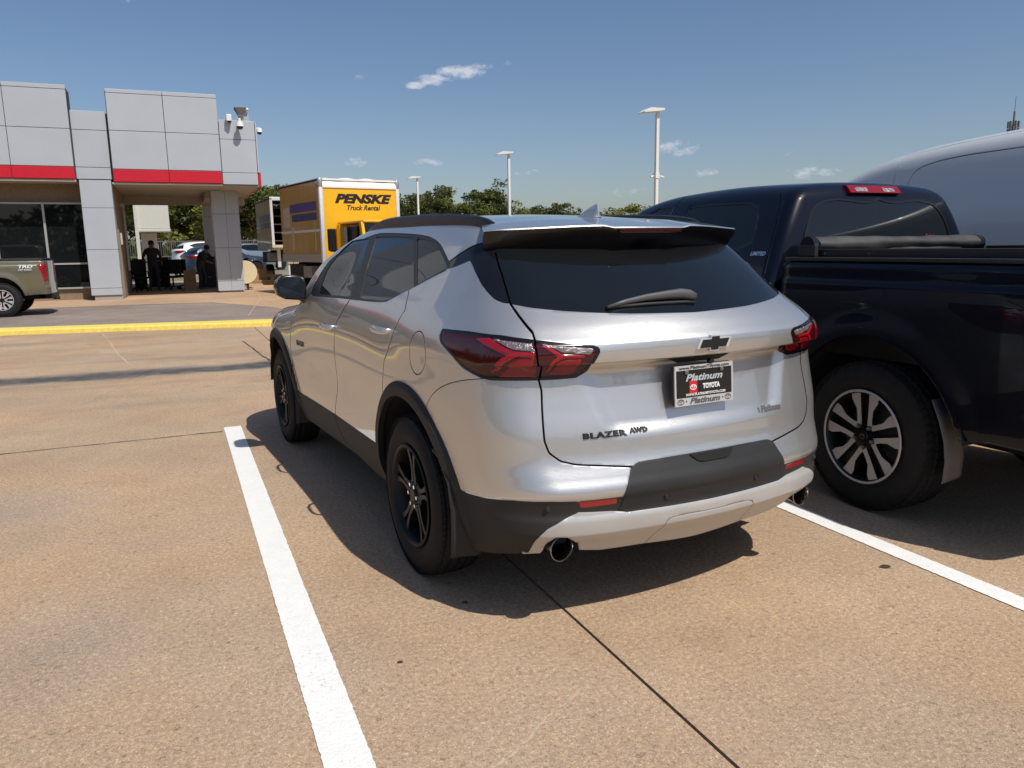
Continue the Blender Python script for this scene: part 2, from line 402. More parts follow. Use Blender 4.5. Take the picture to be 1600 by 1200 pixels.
# ------------------------------------------------------------ wheels (axle along y, outer face towards -y)
def tyre(parent,R,rw,w,rugged=0.,n=180):
    """R outer radius, rw rim radius, w width; outer face at y=0"""
    sb=cr([0,.15,.35,.55,.75,.92,1.],[rw,rw+.18*(R-rw),rw+.42*(R-rw),rw+.65*(R-rw),rw+.86*(R-rw),R-.012,R-.008])
    prof=[]  # (r,y,kind)
    for k in range(9):
        t=k/8; r=rw+(R-.014-rw)*t; y=.018-.018*math.sin(PI*min(t*1.15,1))*1.0+.010*max(0,t-.8)/.2
        prof.append((r,y,0))
    gro=[.12,.30,.5,.70,.88] if not rugged else [.2,.4,.6,.8]
    m=29
    for k in range(m):
        t=k/(m-1); y=.014+(w-.028)*t; r=R-.010*abs(2*t-1)**3.2
        for g in gro:
            if abs(t-g)<.022: r-=.009+.004*rugged
        prof.append((r,y,1+t))
    for k in range(8,-1,-1): prof.append((prof[k][0],w-prof[k][1],0))
    V=[];F=[];K=len(prof); 
    nb=60 if rugged else 78
    for i in range(n*2):
        a=2*PI*i/(n*2); c,s_=math.cos(a),math.sin(a)
        for (r,y,k) in prof:
            rr=r
            if k>=1:
                t=k-1; ph=(a*nb/(2*PI)+(.5 if int(t*5)%2 else 0)+(abs(t-.5)*1.6))%1
                if ph<.22: rr-=(.0045 if not rugged else .006)
            elif rugged and r>R-.05 and y<w/2:
                if (a*nb/2/(2*PI))%1<.35: rr-=.002; y=y+.003
            V.append((rr*c,y,rr*s_))
    N=n*2
    for i in range(N):
        for j in range(K-1):
            F.append((i*K+j,i*K+j+1,((i+1)%N)*K+j+1,((i+1)%N)*K+j))
    o=obj('tyre',V,F,RUB,parent); 
    bm=bmesh.new(); bm.from_mesh(o.data); bmesh.ops.recalc_face_normals(bm,faces=bm.faces)
    for f in bm.faces: f.smooth=True
    for e in bm.edges:
        if len(e.link_faces)==2 and e.calc_face_angle(0)>math.radians(28): e.smooth=False
    bm.to_mesh(o.data); bm.free()
    # raised maker's lettering and ring on the sidewall, without words
    mb=MB(); rs=rw+(R-rw)*.62
    for q in range(2):
        for k in range(9):
            a=PI*q+.35+k*.085; 
            if k==5: continue
            c,s_=math.cos(a),math.sin(a); u=Vector((c,0,s_)); v=Vector((-s_,0,c))
            p=u*rs+Vector((0,-.0015,0)); 
            for (o1,o2,e1,e2) in ((-.012,.012,-.009,-.006),(-.012,.012,.004,.007)) if k%3 else ((-.012,-.008,-.009,.009),(.008,.012,-.009,.009)):
                V=[p+u*o1+v*e1,p+u*o2+v*e1,p+u*o2+v*e2,p+u*o1+v*e2]; V+= [x+Vector((0,.004,0)) for x in V]
                mb.add(V,[(0,1,2,3),(0,4,5,1),(1,5,6,2),(2,6,7,3),(3,7,4,0)])
    return o
def rim_barrel(parent,rw,w,m,lip=None):
    mb=MB(); mb.lathe([(rw+.010,.012),(rw+.011,.004),(rw+.004,.0),(rw-.004,.004),(rw-.008,.012),(rw-.018,.03),(rw-.03,w*.6),(rw-.01,w-.01),(rw+.008,w)],64)
    b_=mb.build('rim_barrel',m,parent,auto=40)
    if lip is not None:
        mb=MB(); mb.lathe([(rw+.0105,.0035),(rw+.006,-.0012),(rw-.002,.0),(rw-.004,.003)],64); mb.build('rim_lip',lip,parent,auto=40)
    return b_
def disc_brake(parent,r,y):
    mb=MB(); mb.lathe([(0,y),(r,y),(r,y+.02),(0,y+.02)],40); mb.lathe([(0,y-.03),(r*.5,y-.03),(r*.52,y)],30)
    mb.box((-r*1.12,y-.02,-.09),(-r*.55,y+.045,.09),bev=.01)
    return mb.build('brake_disc',STEEL,parent,auto=40)
def spokes(parent,rw,nsp,shape,depth,y0,y1,m,m2=None,name='spoke',twist=0.):
    """shape: list of (r,tangential) outlines in metres; each spoke its own mesh, face slopes from y1 at the hub to y0 at the rim"""
    out=[]
    for k in range(nsp):
        a=2*PI*k/nsp+PI/2+twist; c,s_=math.cos(a),math.sin(a)
        for sh in shape:
            V=[];n=len(sh)
            fy=lambda r: y1+(y0-y1)*(r/rw)**1.6
            for lv,ins in ((0.,.003),(.004,0.),(depth,0.)):
                cx=sum(p[0] for p in sh)/n; cy=sum(p[1] for p in sh)/n
                for r,t in sh:
                    rr=r+(cx-r)*ins*6; tt=t+(cy-t)*ins*12
                    V.append((rr*c-tt*s_,fy(r)+lv,rr*s_+tt*c))
            F=[tuple(range(n))]
            F+=[(j*n+i,j*n+(i+1)%n,(j+1)*n+(i+1)%n,(j+1)*n+i) for j in range(2) for i in range(n)]
            F+=[tuple(range(3*n-1,2*n-1,-1))]
            mi=[0]+[1]*(2*n)+[1]
            o=obj(name,V,F,[m2 or m,m],parent,mi=mi)
            bm=bmesh.new(); bm.from_mesh(o.data); bmesh.ops.recalc_face_normals(bm,faces=bm.faces); bm.to_mesh(o.data); bm.free()
            out.append(o)
    return out
def hub(parent,r,y,nl,lr,m,cap=None,lm=None):
    mb=MB(); mb.lathe([(0,y-.012),(r*.42,y-.012),(r*.46,y-.008),(r*.47,y),(r,y+.002),(r,y+.03),(0,y+.03)],40)
    mb.build('hub',m,parent,auto=40)
    for k in range(nl):
        a=2*PI*k/nl+PI/2+PI/nl; n_=MB(); n_.tube((lr*math.cos(a),y-.014,lr*math.sin(a)),(lr*math.cos(a),y+.02,lr*math.sin(a)),.0095,.0115,n=6)
        n_.build('lug_nut',lm or CHROME,parent,auto=40)
def copy_tree(o,parent=None):
    c=o.copy(); sc.collection.objects.link(c); c.parent=parent
    for ch in list(o.children): copy_tree(ch,c)
    return c
def surf_x(f,y,z,x0=.3,x1=1.4):
    lo=np.full(np.shape(y),x0,float); hi=np.full(np.shape(y),x1,float)
    y=np.asarray(y,float); z=np.asarray(z,float)
    for _ in range(30):
        m=(lo+hi)/2; i=f(m,y,z)<0; lo=np.where(i,m,lo); hi=np.where(i,hi,m)
    return (lo+hi)/2
# ------------------------------------------------------------ ground
def concrete(name,base,var=.18,agg=.25,stain=None,rough=.88,bump=.35,cracks=True):
    m=bpy.data.materials.new(name); m.use_nodes=True; t=m.node_tree; b=t.nodes['Principled BSDF']; L=t.links.new
    g=t.nodes.new('ShaderNodeNewGeometry').outputs['Position']
    def noise(s,d=5,r=.6,vec=None,dist=0):
        n=t.nodes.new('ShaderNodeTexNoise'); n.inputs['Scale'].default_value=s; n.inputs['Detail'].default_value=d; n.inputs['Roughness'].default_value=r; n.inputs['Distortion'].default_value=dist; L(vec or g,n.inputs['Vector']); return n.outputs[0]
    def mr(v,a,b_,c,d):
        n=t.nodes.new('ShaderNodeMapRange'); [setattr(n.inputs[i+1],'default_value',x) for i,x in enumerate((a,b_,c,d))]; L(v,n.inputs[0]); return n.outputs[0]
    mm=lambda o,a,b_=None,cl=False: M(o,a,b_,tree=t,clamp=cl)
    f=mm('MULTIPLY',mr(noise(.35,4),.3,.7,1-var,1+var),mr(noise(2.3,6,.65),.3,.7,1-var*.55,1+var*.55))
    f=mm('MULTIPLY',f,mr(noise(55,3,.7),.25,.75,1-agg*1.0,1+agg*1.0))
    f=mm('MULTIPLY',f,mr(noise(260,2,.6),.25,.75,1-agg*1.1,1+agg*1.1))
    v=t.nodes.new('ShaderNodeTexVoronoi'); v.inputs['Scale'].default_value=210; L(g,v.inputs['Vector'])
    sp=t.nodes.new('ShaderNodeSeparateColor'); L(v.outputs['Color'],sp.inputs[0])
    f=mm('MULTIPLY',f,mr(sp.outputs[0],.80,1.,1.,1+agg*1.4)); f=mm('MULTIPLY',f,mr(sp.outputs[1],.86,1.,1.,1-agg*1.2))
    pits=mr(noise(22,2,.5),.66,.70,1.,.72); f=mm('MULTIPLY',f,pits)
    # colour drifts between greyer and redder concrete
    mxc=t.nodes.new('ShaderNodeMix'); mxc.data_type='RGBA'; L(mr(noise(.55,5,.6),.35,.66,0,1),mxc.inputs[0])
    mxc.inputs[6].default_value=(base[0]*1.03,base[1]*.985,base[2]*.93,1); mxc.inputs[7].default_value=(base[0]*.95,base[1]*.985,base[2]*1.05,1)
    h=t.nodes.new('ShaderNodeHueSaturation'); L(mxc.outputs[2],h.inputs['Color'])
    if stain:
        f,sat=stain(t,g,mm,mr,noise,f); L(sat,h.inputs['Saturation'])
    L(f,h.inputs['Value']); L(h.outputs[0],b.inputs['Base Color']); b.inputs['Roughness'].default_value=rough; b.inputs['Specular IOR Level'].default_value=.25
    bb=t.nodes.new('ShaderNodeBump'); bb.inputs['Strength'].default_value=bump; bb.inputs['Distance'].default_value=.004
    hh=mm('ADD',noise(140,4,.7),mm('MULTIPLY',noise(12,4,.6),1.2)); L(hh,bb.inputs['Height']); L(bb.outputs[0],b.inputs['Normal'])
    return m
def lot_stain(t,g,mm,mr,noise,f):
    s=t.nodes.new('ShaderNodeSeparateXYZ'); t.links.new(g,s.inputs[0]); x,y=s.outputs[0],s.outputs[1]
    wob=mm('MULTIPLY',mm('SUBTRACT',noise(1.3,4,.6),.5),.55)
    yy=mm('ADD',y,mm('ADD',wob,mm('MULTIPLY',x,.03)))
    band=mm('MULTIPLY',mr(yy,10.2,10.42,0,1),mr(yy,10.75,11.05,1,0),cl=True)       # damp dirt left along the shallow gutter
    band=mm('MULTIPLY',band,mr(noise(4,5,.7),.25,.55,.7,1.))
    f=mm('MULTIPLY',f,mm('SUBTRACT',1.,mm('MULTIPLY',band,.80)))
    # old tyre tracks and oil spots
    sm=t.nodes.new('ShaderNodeMapping'); sm.inputs['Scale'].default_value=(.35,2.6,1); t.links.new(g,sm.inputs[0])
    tr=mr(noise(.8,5,.6,vec=sm.outputs[0],dist=.4),.52,.72,0,1)
    far=mr(y,7.0,9.5,0,1)
    f=mm('MULTIPLY',f,mm('SUBTRACT',1.,mm('MULTIPLY',mm('MULTIPLY',tr,far),.26)))
    spot=mr(noise(1.7,2,.4),.70,.78,0,1)
    def blob(cx,cy,rx,ry): 
        dx=mm('MULTIPLY',mm('SUBTRACT',x,cx),1/rx); dy=mm('MULTIPLY',mm('SUBTRACT',y,cy),1/ry)
        return mr(mm('ADD',mm('ADD',mm('MULTIPLY',dx,dx),mm('MULTIPLY',dy,dy)),mm('MULTIPLY',noise(5,5,.7),1.4)),.5,1.7,1,0)
    damp=mm('MAXIMUM',blob(-.55,3.15,.42,.50),blob(-1.1,5.2,.7,.5)); oil=mm('MAXIMUM',blob(1.75,2.25,.16,.12),blob(.9,9.4,.4,.3))
    f=mm('MULTIPLY',f,mm('SUBTRACT',1.,mm('ADD',mm('MULTIPLY',damp,.10),mm('MULTIPLY',oil,.14))))
    return mm('MULTIPLY',f,mm('SUBTRACT',1.,mm('MULTIPLY',spot,.25))),mm('SUBTRACT',mm('SUBTRACT',1.,mm('MULTIPLY',band,.75)),mm('MULTIPLY',damp,.20))
LOT=concrete('tan_broom_finished_concrete',(.392,.284,.188),var=.13,agg=.33,stain=lot_stain)
APR=concrete('dull_brown_sealed_apron',(.235,.195,.165),var=.22,agg=.15)
TANP=concrete('tan_paving',(.43,.295,.185),var=.16,agg=.18)
FARG=concrete('far_ground',(.20,.19,.13),var=.3,agg=.1)
gr=obj('ground',[(-700,-400,-.05),(900,-400,-.05),(900,1400,-.05),(-700,1400,-.05)],[(0,1,2,3)],FARG); tag(gr,kind='structure')
lot=obj('parking_lot',[(-40,-25,-.028),(60,-25,-.028),(60,30,-.028),(-40,30,-.028)],[(0,1,2,3)],mat('dark_joint_sealant',(.012,.012,.012),.8)); tag(lot,kind='structure')
CX0,CY0,CX1,CY1=-3.09,17.04,1.65,16.03
cyl=lambda x: CY0+(x-CX0)*(CY1-CY0)/(CX1-CX0)      # the yellow kerb runs slightly askew
xe=[-40,-22.5,-12.4,-7.8,-3.2,1.3755,5.97,10.6,15.2,19.8,40,60]; ye=[-25,-12,-4.9,.9,6.72,10.95]
gp_=.0065
for i in range(len(xe)-1):
    for j in range(len(ye)):
        x0,x1=xe[i]+gp_,xe[i+1]-gp_; y0=ye[j]+.003
        if j<len(ye)-1: ya=yb=ye[j+1]-.003
        else: ya,yb=cyl(x0)+.02,cyl(x1)+.02
        g2=.0 if j not in(3,4) else .0
        k=-.035 if (j>=3) else 0   # transverse joints drift a little
        V=[(x0,y0,-.03),(x1,y0,-.03),(x1,yb,-.03),(x0,ya,-.03),(x0,y0,0),(x1,y0,0),(x1,yb,0),(x0,ya,0)]
        o=obj('slab',V,[(4,5,6,7),(0,1,5,4),(1,2,6,5),(2,3,7,6),(3,0,4,7)],LOT,lot)
# thin cracks and saw cuts in the slabs
def ribbon(name,pts,w,z,m,par,jit=0.):
    V=[];n=len(pts)
    for i,(x,y) in enumerate(pts):
        a=pts[min(i+1,n-1)];b=pts[max(i-1,0)]; d=math.hypot(a[0]-b[0],a[1]-b[1]); nx,ny=-(a[1]-b[1])/d,(a[0]-b[0])/d; ww=w*(.5+random.random()*jit)
        V+=[(x+nx*ww,y+ny*ww,z),(x-nx*ww,y-ny*ww,z)]
    return obj(name,V,[(2*i,2*i+1,2*i+3,2*i+2) for i in range(n-1)],m,par)
def wob(p,q,n,a):
    out=[];d=0
    for i in range(n+1):
        t=i/n; d+=random.uniform(-a,a); d*=.9; out.append((p[0]*(1-t)+q[0]*t+d*.4,p[1]*(1-t)+q[1]*t+d))
    return out
PALE=mat('pale_crack_filler',(.46,.36,.27),.9,var=.3,vscale=30); DCR=mat('dark_crack',(.05,.04,.032),.9,var=.4,vscale=30)
ribbon('hairline_crack',wob((.62,1.82),(1.16,2.13),30,.012),.0045,.003,PALE,lot,1.)
ribbon('hairline_crack',wob((-.98,8.6),(-.45,10.4),30,.006),.005,.003,PALE,lot,1.)
ribbon('hairline_crack',wob((-.62,11.4),(-1.3,16.2),30,.02),.010,.003,PALE,lot,1.)
ribbon('hairline_crack',wob((1.1,10.9),(.95,13.6),30,.02),.012,.003,DCR,lot,1.)
ribbon('hairline_crack',wob((-3.2,6.78),(.26,6.74),40,.006),.006,.0035,DCR,lot,1.)
for x,y,r in ((.64,2.55,.008),(2.92,2.4,.02),(1.02,2.9,.01)):
    V=[(x+r*1.6*math.cos(t)*(.7+.5*random.random()),y+r*math.sin(t),.004) for t in [2*PI*i/9 for i in range(9)]]+[(x,y,.008)]
    o=obj('pebble',V,[(i,(i+1)%9,9) for i in range(9)],DCR,lot)
# white stripes, edges a little ragged
m=mat('white_road_paint',(.78,.78,.75),.8,bump=.35,bscale=110); t_=m.node_tree; b_=t_.nodes['Principled BSDF']
def _n(s,d,r):
    n_=t_.nodes.new('ShaderNodeTexNoise'); n_.inputs['Scale'].default_value=s; n_.inputs['Detail'].default_value=d; n_.inputs['Roughness'].default_value=r; t_.links.new(t_.nodes.new('ShaderNodeNewGeometry').outputs['Position'],n_.inputs['Vector']); return n_.outputs[0]
w1=M('MULTIPLY',M('SUBTRACT',_n(70,5,.7),.56,tree=t_,clamp=True),9,tree=t_,clamp=True); w2=M('MULTIPLY',M('SUBTRACT',_n(2.2,5,.65),.46,tree=t_,clamp=True),5,tree=t_,clamp=True)
mw=t_.nodes.new('ShaderNodeMix'); mw.data_type='RGBA'; t_.links.new(M('MULTIPLY',w1,M('ADD',M('MULTIPLY',w2,.6,tree=t_),.12,tree=t_),tree=t_),mw.inputs[0]); mw.inputs[6].default_value=(.78,.78,.75,1); mw.inputs[7].default_value=(.34,.28,.21,1)
mv=t_.nodes.new('ShaderNodeHueSaturation'); t_.links.new(mw.outputs[2],mv.inputs['Color']); t_.links.new(M('SUBTRACT',1.08,M('MULTIPLY',_n(9,5,.7),.2,tree=t_),tree=t_),mv.inputs['Value']); t_.links.new(mv.outputs[0],b_.inputs['Base Color'])
def stripe(label,x0,x1,y0,y1,group='white bay lines'):
    n=700; V=[]
    for i in range(n+1):
        y=y0+(y1-y0)*i/n; V+=[(x0+random.gauss(0,.0011),y,.004),(x1+random.gauss(0,.0011),y,.004)]
    o=obj('parking_line',V,[(2*i,2*i+1,2*i+3,2*i+2) for i in range(n)],m); tag(o,label,'parking line',group)
stripe('white painted bay line on the concrete left of the silver crossover',.280,.420,-1.5,6.90)
stripe('white painted bay line between the silver crossover and the dark pickup',3.055,3.170,-1.5,6.90)
stripe('white painted bay line between the dark pickup and the grey van',5.82,5.94,-1.5,6.90)
# kerb with yellow paint
YEL=mat('yellow_kerb_paint',(.74,.57,.12),.75,var=.14,vscale=14,bump=.2,bscale=60)
KC=[(.0,0.),(0.,.075),(.02,.1),(.17,.104),(.17,.0)]
n=48; V=[]
for i in range(n+1):
    x=-36+i*(44./n); y=cyl(x)
    V+=[(x,y-.002,-.02),(x,y+.01,.072),(x,y+.035,.100),(x,y+.50,.104),(x,y+.50,-.02)]
k5=5
kb=obj('kerb',V,[(i*k5+j,(i+1)*k5+j,(i+1)*k5+j+1,i*k5+j+1) for i in range(n) for j in range(4)],YEL); tag(kb,kind='structure')
# raised paving in front of and under the building
V=[(-40,cyl(-40)+.5,.1),(8,cyl(8)+.5,.1),(60,cyl(8)+.5,.1),(60,95,.1),(-40,95,.1)]
pv=obj('pavement',V+[(x,y,-.04) for x,y,z in V],[(0,1,2,3,4),(0,5,6,1),(1,6,7,2)],APR); tag(pv,kind='structure')
pt=[(-40,24.0),(-1.2,23.3),(.9,22.9),(2.2,19.9),(2.8,16.9),(60,16.9),(60,94),(-40,94)]
o=obj('tan_paving',[(x,y,.104) for x,y in pt],[tuple(range(len(pt)))],TANP,pv)
ribbon('saw_cut',[(-1.45,25.2),(-1.9,20.9),(-2.35,17.6)],.018,.106,PALE,pv); ribbon('saw_cut',[(2.75,31.),(2.3,24.),(1.4,17.6)],.018,.1065,PALE,pv)
# ------------------------------------------------------------ dealership
GP=mat('grey_composite_panel',(.435,.465,.50),.42,metal=.15,var=.025,vscale=1.2)
RB=mat('red_fascia_panel',(.52,.006,.022),.4,var=.03)
STU=mat('tan_stucco',(.235,.175,.115),.92,var=.12,vscale=14,bump=.6,bscale=60)
SOF=mat('soffit_board',(.40,.36,.30),.8,var=.05)
ALU=mat('window_aluminium',(.42,.43,.42),.45,metal=.4)
BACK=mat('dark_panel_joint',(.05,.05,.055),.7)
SHOW=mat('showroom_glass',(.008,.010,.011),.02,spec=.5)
Y0=26.05
bld=thing('dealership_building','grey panelled car dealership with red fascia band and open canopy on square columns','building',(-2,Y0,.1))
def part(name,m,mb): 
    o=mb.build(name,m,bld); o.matrix_parent_inverse=Matrix.Translation((2,-Y0,-.1)); return o
def pbox(name,m,a,b,bev=0): 
    mb=MB(); mb.box(a,b,bev=bev); return part(name,m,mb)
g=.008
def row(x0,x1,zs,y,t=.03,names=None,mats=None):
    for i in range(len(zs)-1):
        nm='facade_panel'; mm_=GP
        if mats and mats.get(i): nm,mm_='red_fascia_panel',RB
        pbox(nm,mm_,(x0+g,y,zs[i]+g),(x1-g,y+t,zs[i+1]-g),.004)
# backing masses
pbox('wall',BACK,(-34,Y0+.03,3.62),(-2.39,Y0+.9,6.15)); pbox('wall',BACK,(-2.39,Y0+.15,3.64),(-1.41,Y0+.9,5.5)); pbox('wall',BACK,(-1.40,Y0+.03,3.56),(1.62,Y0+.9,6.12)); pbox('wall',BACK,(1.63,Y0+.12,3.56),(2.69,Y0+.9,5.42))
for i in range(19):
    x1=-2.38-i*1.56; row(x1-1.56,x1,[3.62,3.97,5.02,6.09,6.22],Y0,mats={0:1})
row(-2.36,-1.44,[3.63,3.97,5.02,5.56],Y0+.12)
for x0,x1 in ((-1.39,.12),(.12,1.63)): row(x0,x1,[3.56,3.93,5.02,6.07,6.19],Y0,mats={0:1})
row(1.64,2.70,[3.54,3.90,4.90,5.48],Y0+.09)
# right-hand return of the fascia
pbox('return_fascia',GP,(2.71,Y0+.10,3.93),(2.75,33.4,5.46)); pbox('return_band',RB,(2.71,Y0+.14,3.50),(2.79,33.4,3.92)); pbox('parapet_block',GP,(2.50,Y0+1.9,5.3),(2.72,Y0+4.5,6.02))
pbox('roof_slab',BACK,(-34,Y0+.9,3.6),(2.70,36.0,4.6))
# soffit and canopy
pbox('soffit',SOF,(-34,Y0+.04,3.55),(-2.37,27.0,3.61)); pbox('soffit',SOF,(-1.44,Y0+.04,3.50),(1.62,32.2,3.55)); pbox('soffit',SOF,(1.62,Y0+.16,3.49),(2.70,33.3,3.535))
pbox('canopy_beam',SOF,(-1.44,31.6,3.22),(2.70,32.2,3.50)); pbox('canopy_beam',SOF,(1.20,28.9,3.30),(1.45,31.6,3.50))
# columns clad in panels
def column(x0,x1,y,d,zs,cuts):
    pbox('column_core',BACK,(x0+.02,y+.02,zs[0]),(x1-.02,y+d-.02,zs[-1]))
    xs=[x0]+cuts+[x1]
    for a,b in zip(xs,xs[1:]):
        for i in range(len(zs)-1): pbox('column_panel',GP,(a+.004,y,zs[i]+.006),(b-.004,y+.02,zs[i+1]-.006))
    for i in range(len(zs)-1):
        for s0,s1 in ((x0,x0+.02),(x1-.02,x1)): pbox('column_panel',GP,(s0,y+.022,zs[i]+.006),(s1,y+d,zs[i+1]-.006))
column(-2.30,-1.47,Y0+.02,.85,[.25,.46,1.60,2.81,3.61],[]); pbox('column_plinth',mat('cast_concrete',(.33,.31,.28),.85,var=.1),(-2.22,Y0+.06,.10),(-1.47,Y0+.8,.25))
column(1.35,2.20,28.1,.85,[.16,.49,1.61,2.73,3.49],[1.78])
column(1.20,1.55,32.2,.5,[.1,1.5,2.8,3.22],[]); column(1.72,2.1,34.2,.5,[.1,1.5,2.8,3.4],[])
pbox('column_plinth',mat('cast_concrete',(.33,.31,.28),.85),(1.40,28.16,.10),(2.16,28.9,.16))
# storefront
pbox('stucco_band',STU,(-34,26.98,3.0),(-2.28,27.3,3.56)); pbox('stucco_base',STU,(-34,26.95,.1),(-2.28,27.3,.44))
for x in [-3.39-1.25*i for i in range(24)]+[-2.34]: pbox('window_mullion',ALU,(x-.03,26.84,.48),(x+.03,26.97,3.0))
xs=[-3.39-1.25*i for i in range(24)]
pbox('window_rail',ALU,(-33,26.86,2.95),(-2.31,26.98,3.0)); pbox('window_rail',ALU,(-33,26.86,.44),(-2.31,26.98,.49)); pbox('window_rail',ALU,(-33,26.87,1.17),(-2.37,26.96,1.22))
prev=-2.34
for x in xs:
    pbox('window_pane',SHOW,(x+.03,26.90,.49),(prev-.03,26.92,1.17)); pbox('window_pane',SHOW,(x+.03,26.90,1.22),(prev-.03,26.92,2.95)); prev=x
# stucco side wall under the canopy, with pipes and a door frame
pbox('wall',STU,(-2.26,26.92,.1),(-1.43,31.3,3.49)); pbox('wall',STU,(-34,31.3,.1),(-1.62,36,3.5)); pbox('wall',BACK,(-34,27.3,.1),(-2.28,31.3,3.55))
for i,y in enumerate((29.2,29.45,29.75,30.1)):
    mb=MB(); mb.tube((-1.38,y,.9),(-1.38,y,3.1-.08*i),.022,n=8); mb.box((-1.43,y-.05,3.0),(-1.36,y+.05,3.12)); part('conduit_pipe',ALU,mb)
mb=MB(); mb.box((-1.42,26.98,1.75),(-1.37,27.18,2.1)); part('wall_box',mat('pale_beige_box',(.5,.47,.38),.6),mb)
# tall entrance portal further along the facade (seen mirrored in the crossover)
pbox('portal_wall',BACK,(-15.3,Y0-.55,3.99),(-5.35,Y0+4,11.0)); pbox('portal_band',RB,(-15.35,Y0-.6,3.6),(-5.3,Y0-.05,3.97))
for i in range(6):
    for j in range(5):
        a_=-15.35+i*1.675; z_=4.0+j*1.4; pbox('facade_panel',GP,(a_+.01,Y0-.6,z_+.01),(a_+1.665,Y0-.56,z_+1.39),.004)
for j in range(5): pbox('facade_panel',GP,(-5.34,Y0-.54,4.01+j*1.4),(-5.30,Y0+4,5.39+j*1.4))
# cameras and speaker on the fascia
CAMW=mat('white_camera_housing',(.72,.73,.72),.4)
def sec_cam(x,z,label,kind):
    t=thing('security_camera',label,'security camera',(x,Y0+.09,z),0,'security cameras on the fascia corner')
    if kind==0:
        mb=MB(); mb.box((-.05,-.20,-.10),(.10,-.02,.10),bev=.015); mb.box((-.02,-.05,-.05),(.04,.0,.02)); mb.build('housing',CAMW,t)
        mb=MB(); mb.tube((.04,-.15,-.10),(.04,-.15,-.15),.06,.05,n=14); mb.build('lens_dome',GBLACK,t)
    else:
        mb=MB(); mb.box((-.03,-.28,.02),(.04,.0,.12),bev=.01); mb.tube((0,-.24,.02),(0,-.24,-.12),.09,.115,n=20); mb.build('housing',CAMW,t)
        mb=MB(); mb.lathe([(.105,-.12),(.10,-.16),(.06,-.20),(0,-.215)],18,axis=2,c=(0,-.24,0)); mb.build('lens_dome',GBLACK,t)
sec_cam(1.92,5.52,'white boxy camera on the grey fascia corner, left of the pair',0)
sec_cam(2.24,5.38,'white dome camera on a bracket below the horn loudspeaker',1)
t=thing('security_camera','white dome camera sticking out past the right edge of the grey fascia','security camera',(2.76,Y0+.4,5.25),0,'security cameras on the fascia corner')
mb=MB(); mb.box((-.02,-.03,.03),(.14,.03,.08)); mb.tube((.11,0,.06),(.11,0,-.06),.07,.09,n=20); mb.build('housing',CAMW,t); mb=MB(); mb.lathe([(.08,-.06),(.07,-.10),(.03,-.13),(0,-.135)],16,axis=2,c=(.11,0,0)); mb.build('lens_dome',GBLACK,t)
t=thing('horn_loudspeaker','grey horn loudspeaker pointing up on the parapet corner','loudspeaker',(2.34,Y0+.45,5.48))
mb=MB(); mb.lathe([(.05,0),(.07,.1),(.12,.22),(.26,.42),(.25,.43),(.05,.2),(0,.19)],4,axis=2); o=mb.build('horn',mat('weathered_horn',(.22,.20,.17),.7,var=.1),t); o.rotation_euler=(0,0,PI/4)
mb=MB(); mb.tube((0,0,-.03),(0,0,.12),.03,n=8); mb.tube((.1,0,-.03),(.07,0,.15),.02,n=8); mb.build('stem',ALU,t)
t=thing('floodlight','small white floodlight on the parapet block at the building corner','floodlight',(2.62,Y0+1.95,6.02))
mb=MB(); mb.box((-.22,-.18,.05),(.10,.1,.12),bev=.02); mb.build('lamp_head',CAMW,t); mb=MB(); mb.tube((0,0,0),(0,0,.06),.03,n=8); mb.build('stem',ALU,t)
# ------------------------------------------------------------ neighbouring structures seen through the canopy
WS=mat('white_sheet_metal',(.62,.62,.56),.55,var=.04)
t=thing('roll_up_awning','off-white metal awning box hanging over a white doorway behind the canopy','awning',(-.62,40.2,2.42))
mb=MB(); mb.box((-.75,0,.18),(.63,1.6,1.45)); mb.build('canopy_panel',WS,t); mb=MB(); mb.box((-.8,-.05,.02),(.65,1.6,.16),bev=.02); mb.build('bottom_edge',WS,t)
mb=MB(); mb.box((-.85,-.1,-2.2),(-.7,.1,1.5)); mb.build('post',WS,t)
t=thing('white_door','white ribbed metal door standing open under the off-white awning','door',(-.85,41.5,.1))
mb=MB(); mb.box((-.45,0,0),(.25,.06,2.3)); mb.build('door_leaf',WHITE,t)
for i in range(4): mb=MB(); mb.box((-.40+.17*i,-.03,.05),(-.34+.17*i,0,2.25)); mb.build('rib',WHITE,t)
# ------------------------------------------------------------ trees
def leafmat(name,c):
    m=bpy.data.materials.new(name); m.use_nodes=True; t=m.node_tree; b=t.nodes['Principled BSDF']
    at=t.nodes.new('ShaderNodeAttribute'); at.attribute_name='shade'
    h=t.nodes.new('ShaderNodeHueSaturation'); h.inputs['Color'].default_value=(*c,1); t.links.new(M('ADD',M('MULTIPLY',at.outputs['Fac'],1.1,tree=t),.45,tree=t),h.inputs['Value']); t.links.new(h.outputs[0],b.inputs['Base Color'])
    b.inputs['Roughness'].default_value=.6; b.inputs['Specular IOR Level'].default_value=.25
    tr=t.nodes.new('ShaderNodeBsdfTranslucent'); t.links.new(h.outputs[0],tr.inputs['Color']); mx=t.nodes.new('ShaderNodeMixShader'); mx.inputs[0].default_value=.28
    t.links.new(b.outputs[0],mx.inputs[1]); t.links.new(tr.outputs[0],mx.inputs[2]); t.links.new(mx.outputs[0],t.nodes['Material Output'].inputs['Surface']); return m
LEAF=[leafmat('mid_green_leaves',(.105,.125,.035)),leafmat('dark_green_leaves',(.060,.078,.026)),leafmat('yellow_green_leaves',(.17,.18,.04))]
BARK=mat('grey_brown_bark',(.10,.08,.06),.9,var=.3,vscale=20)
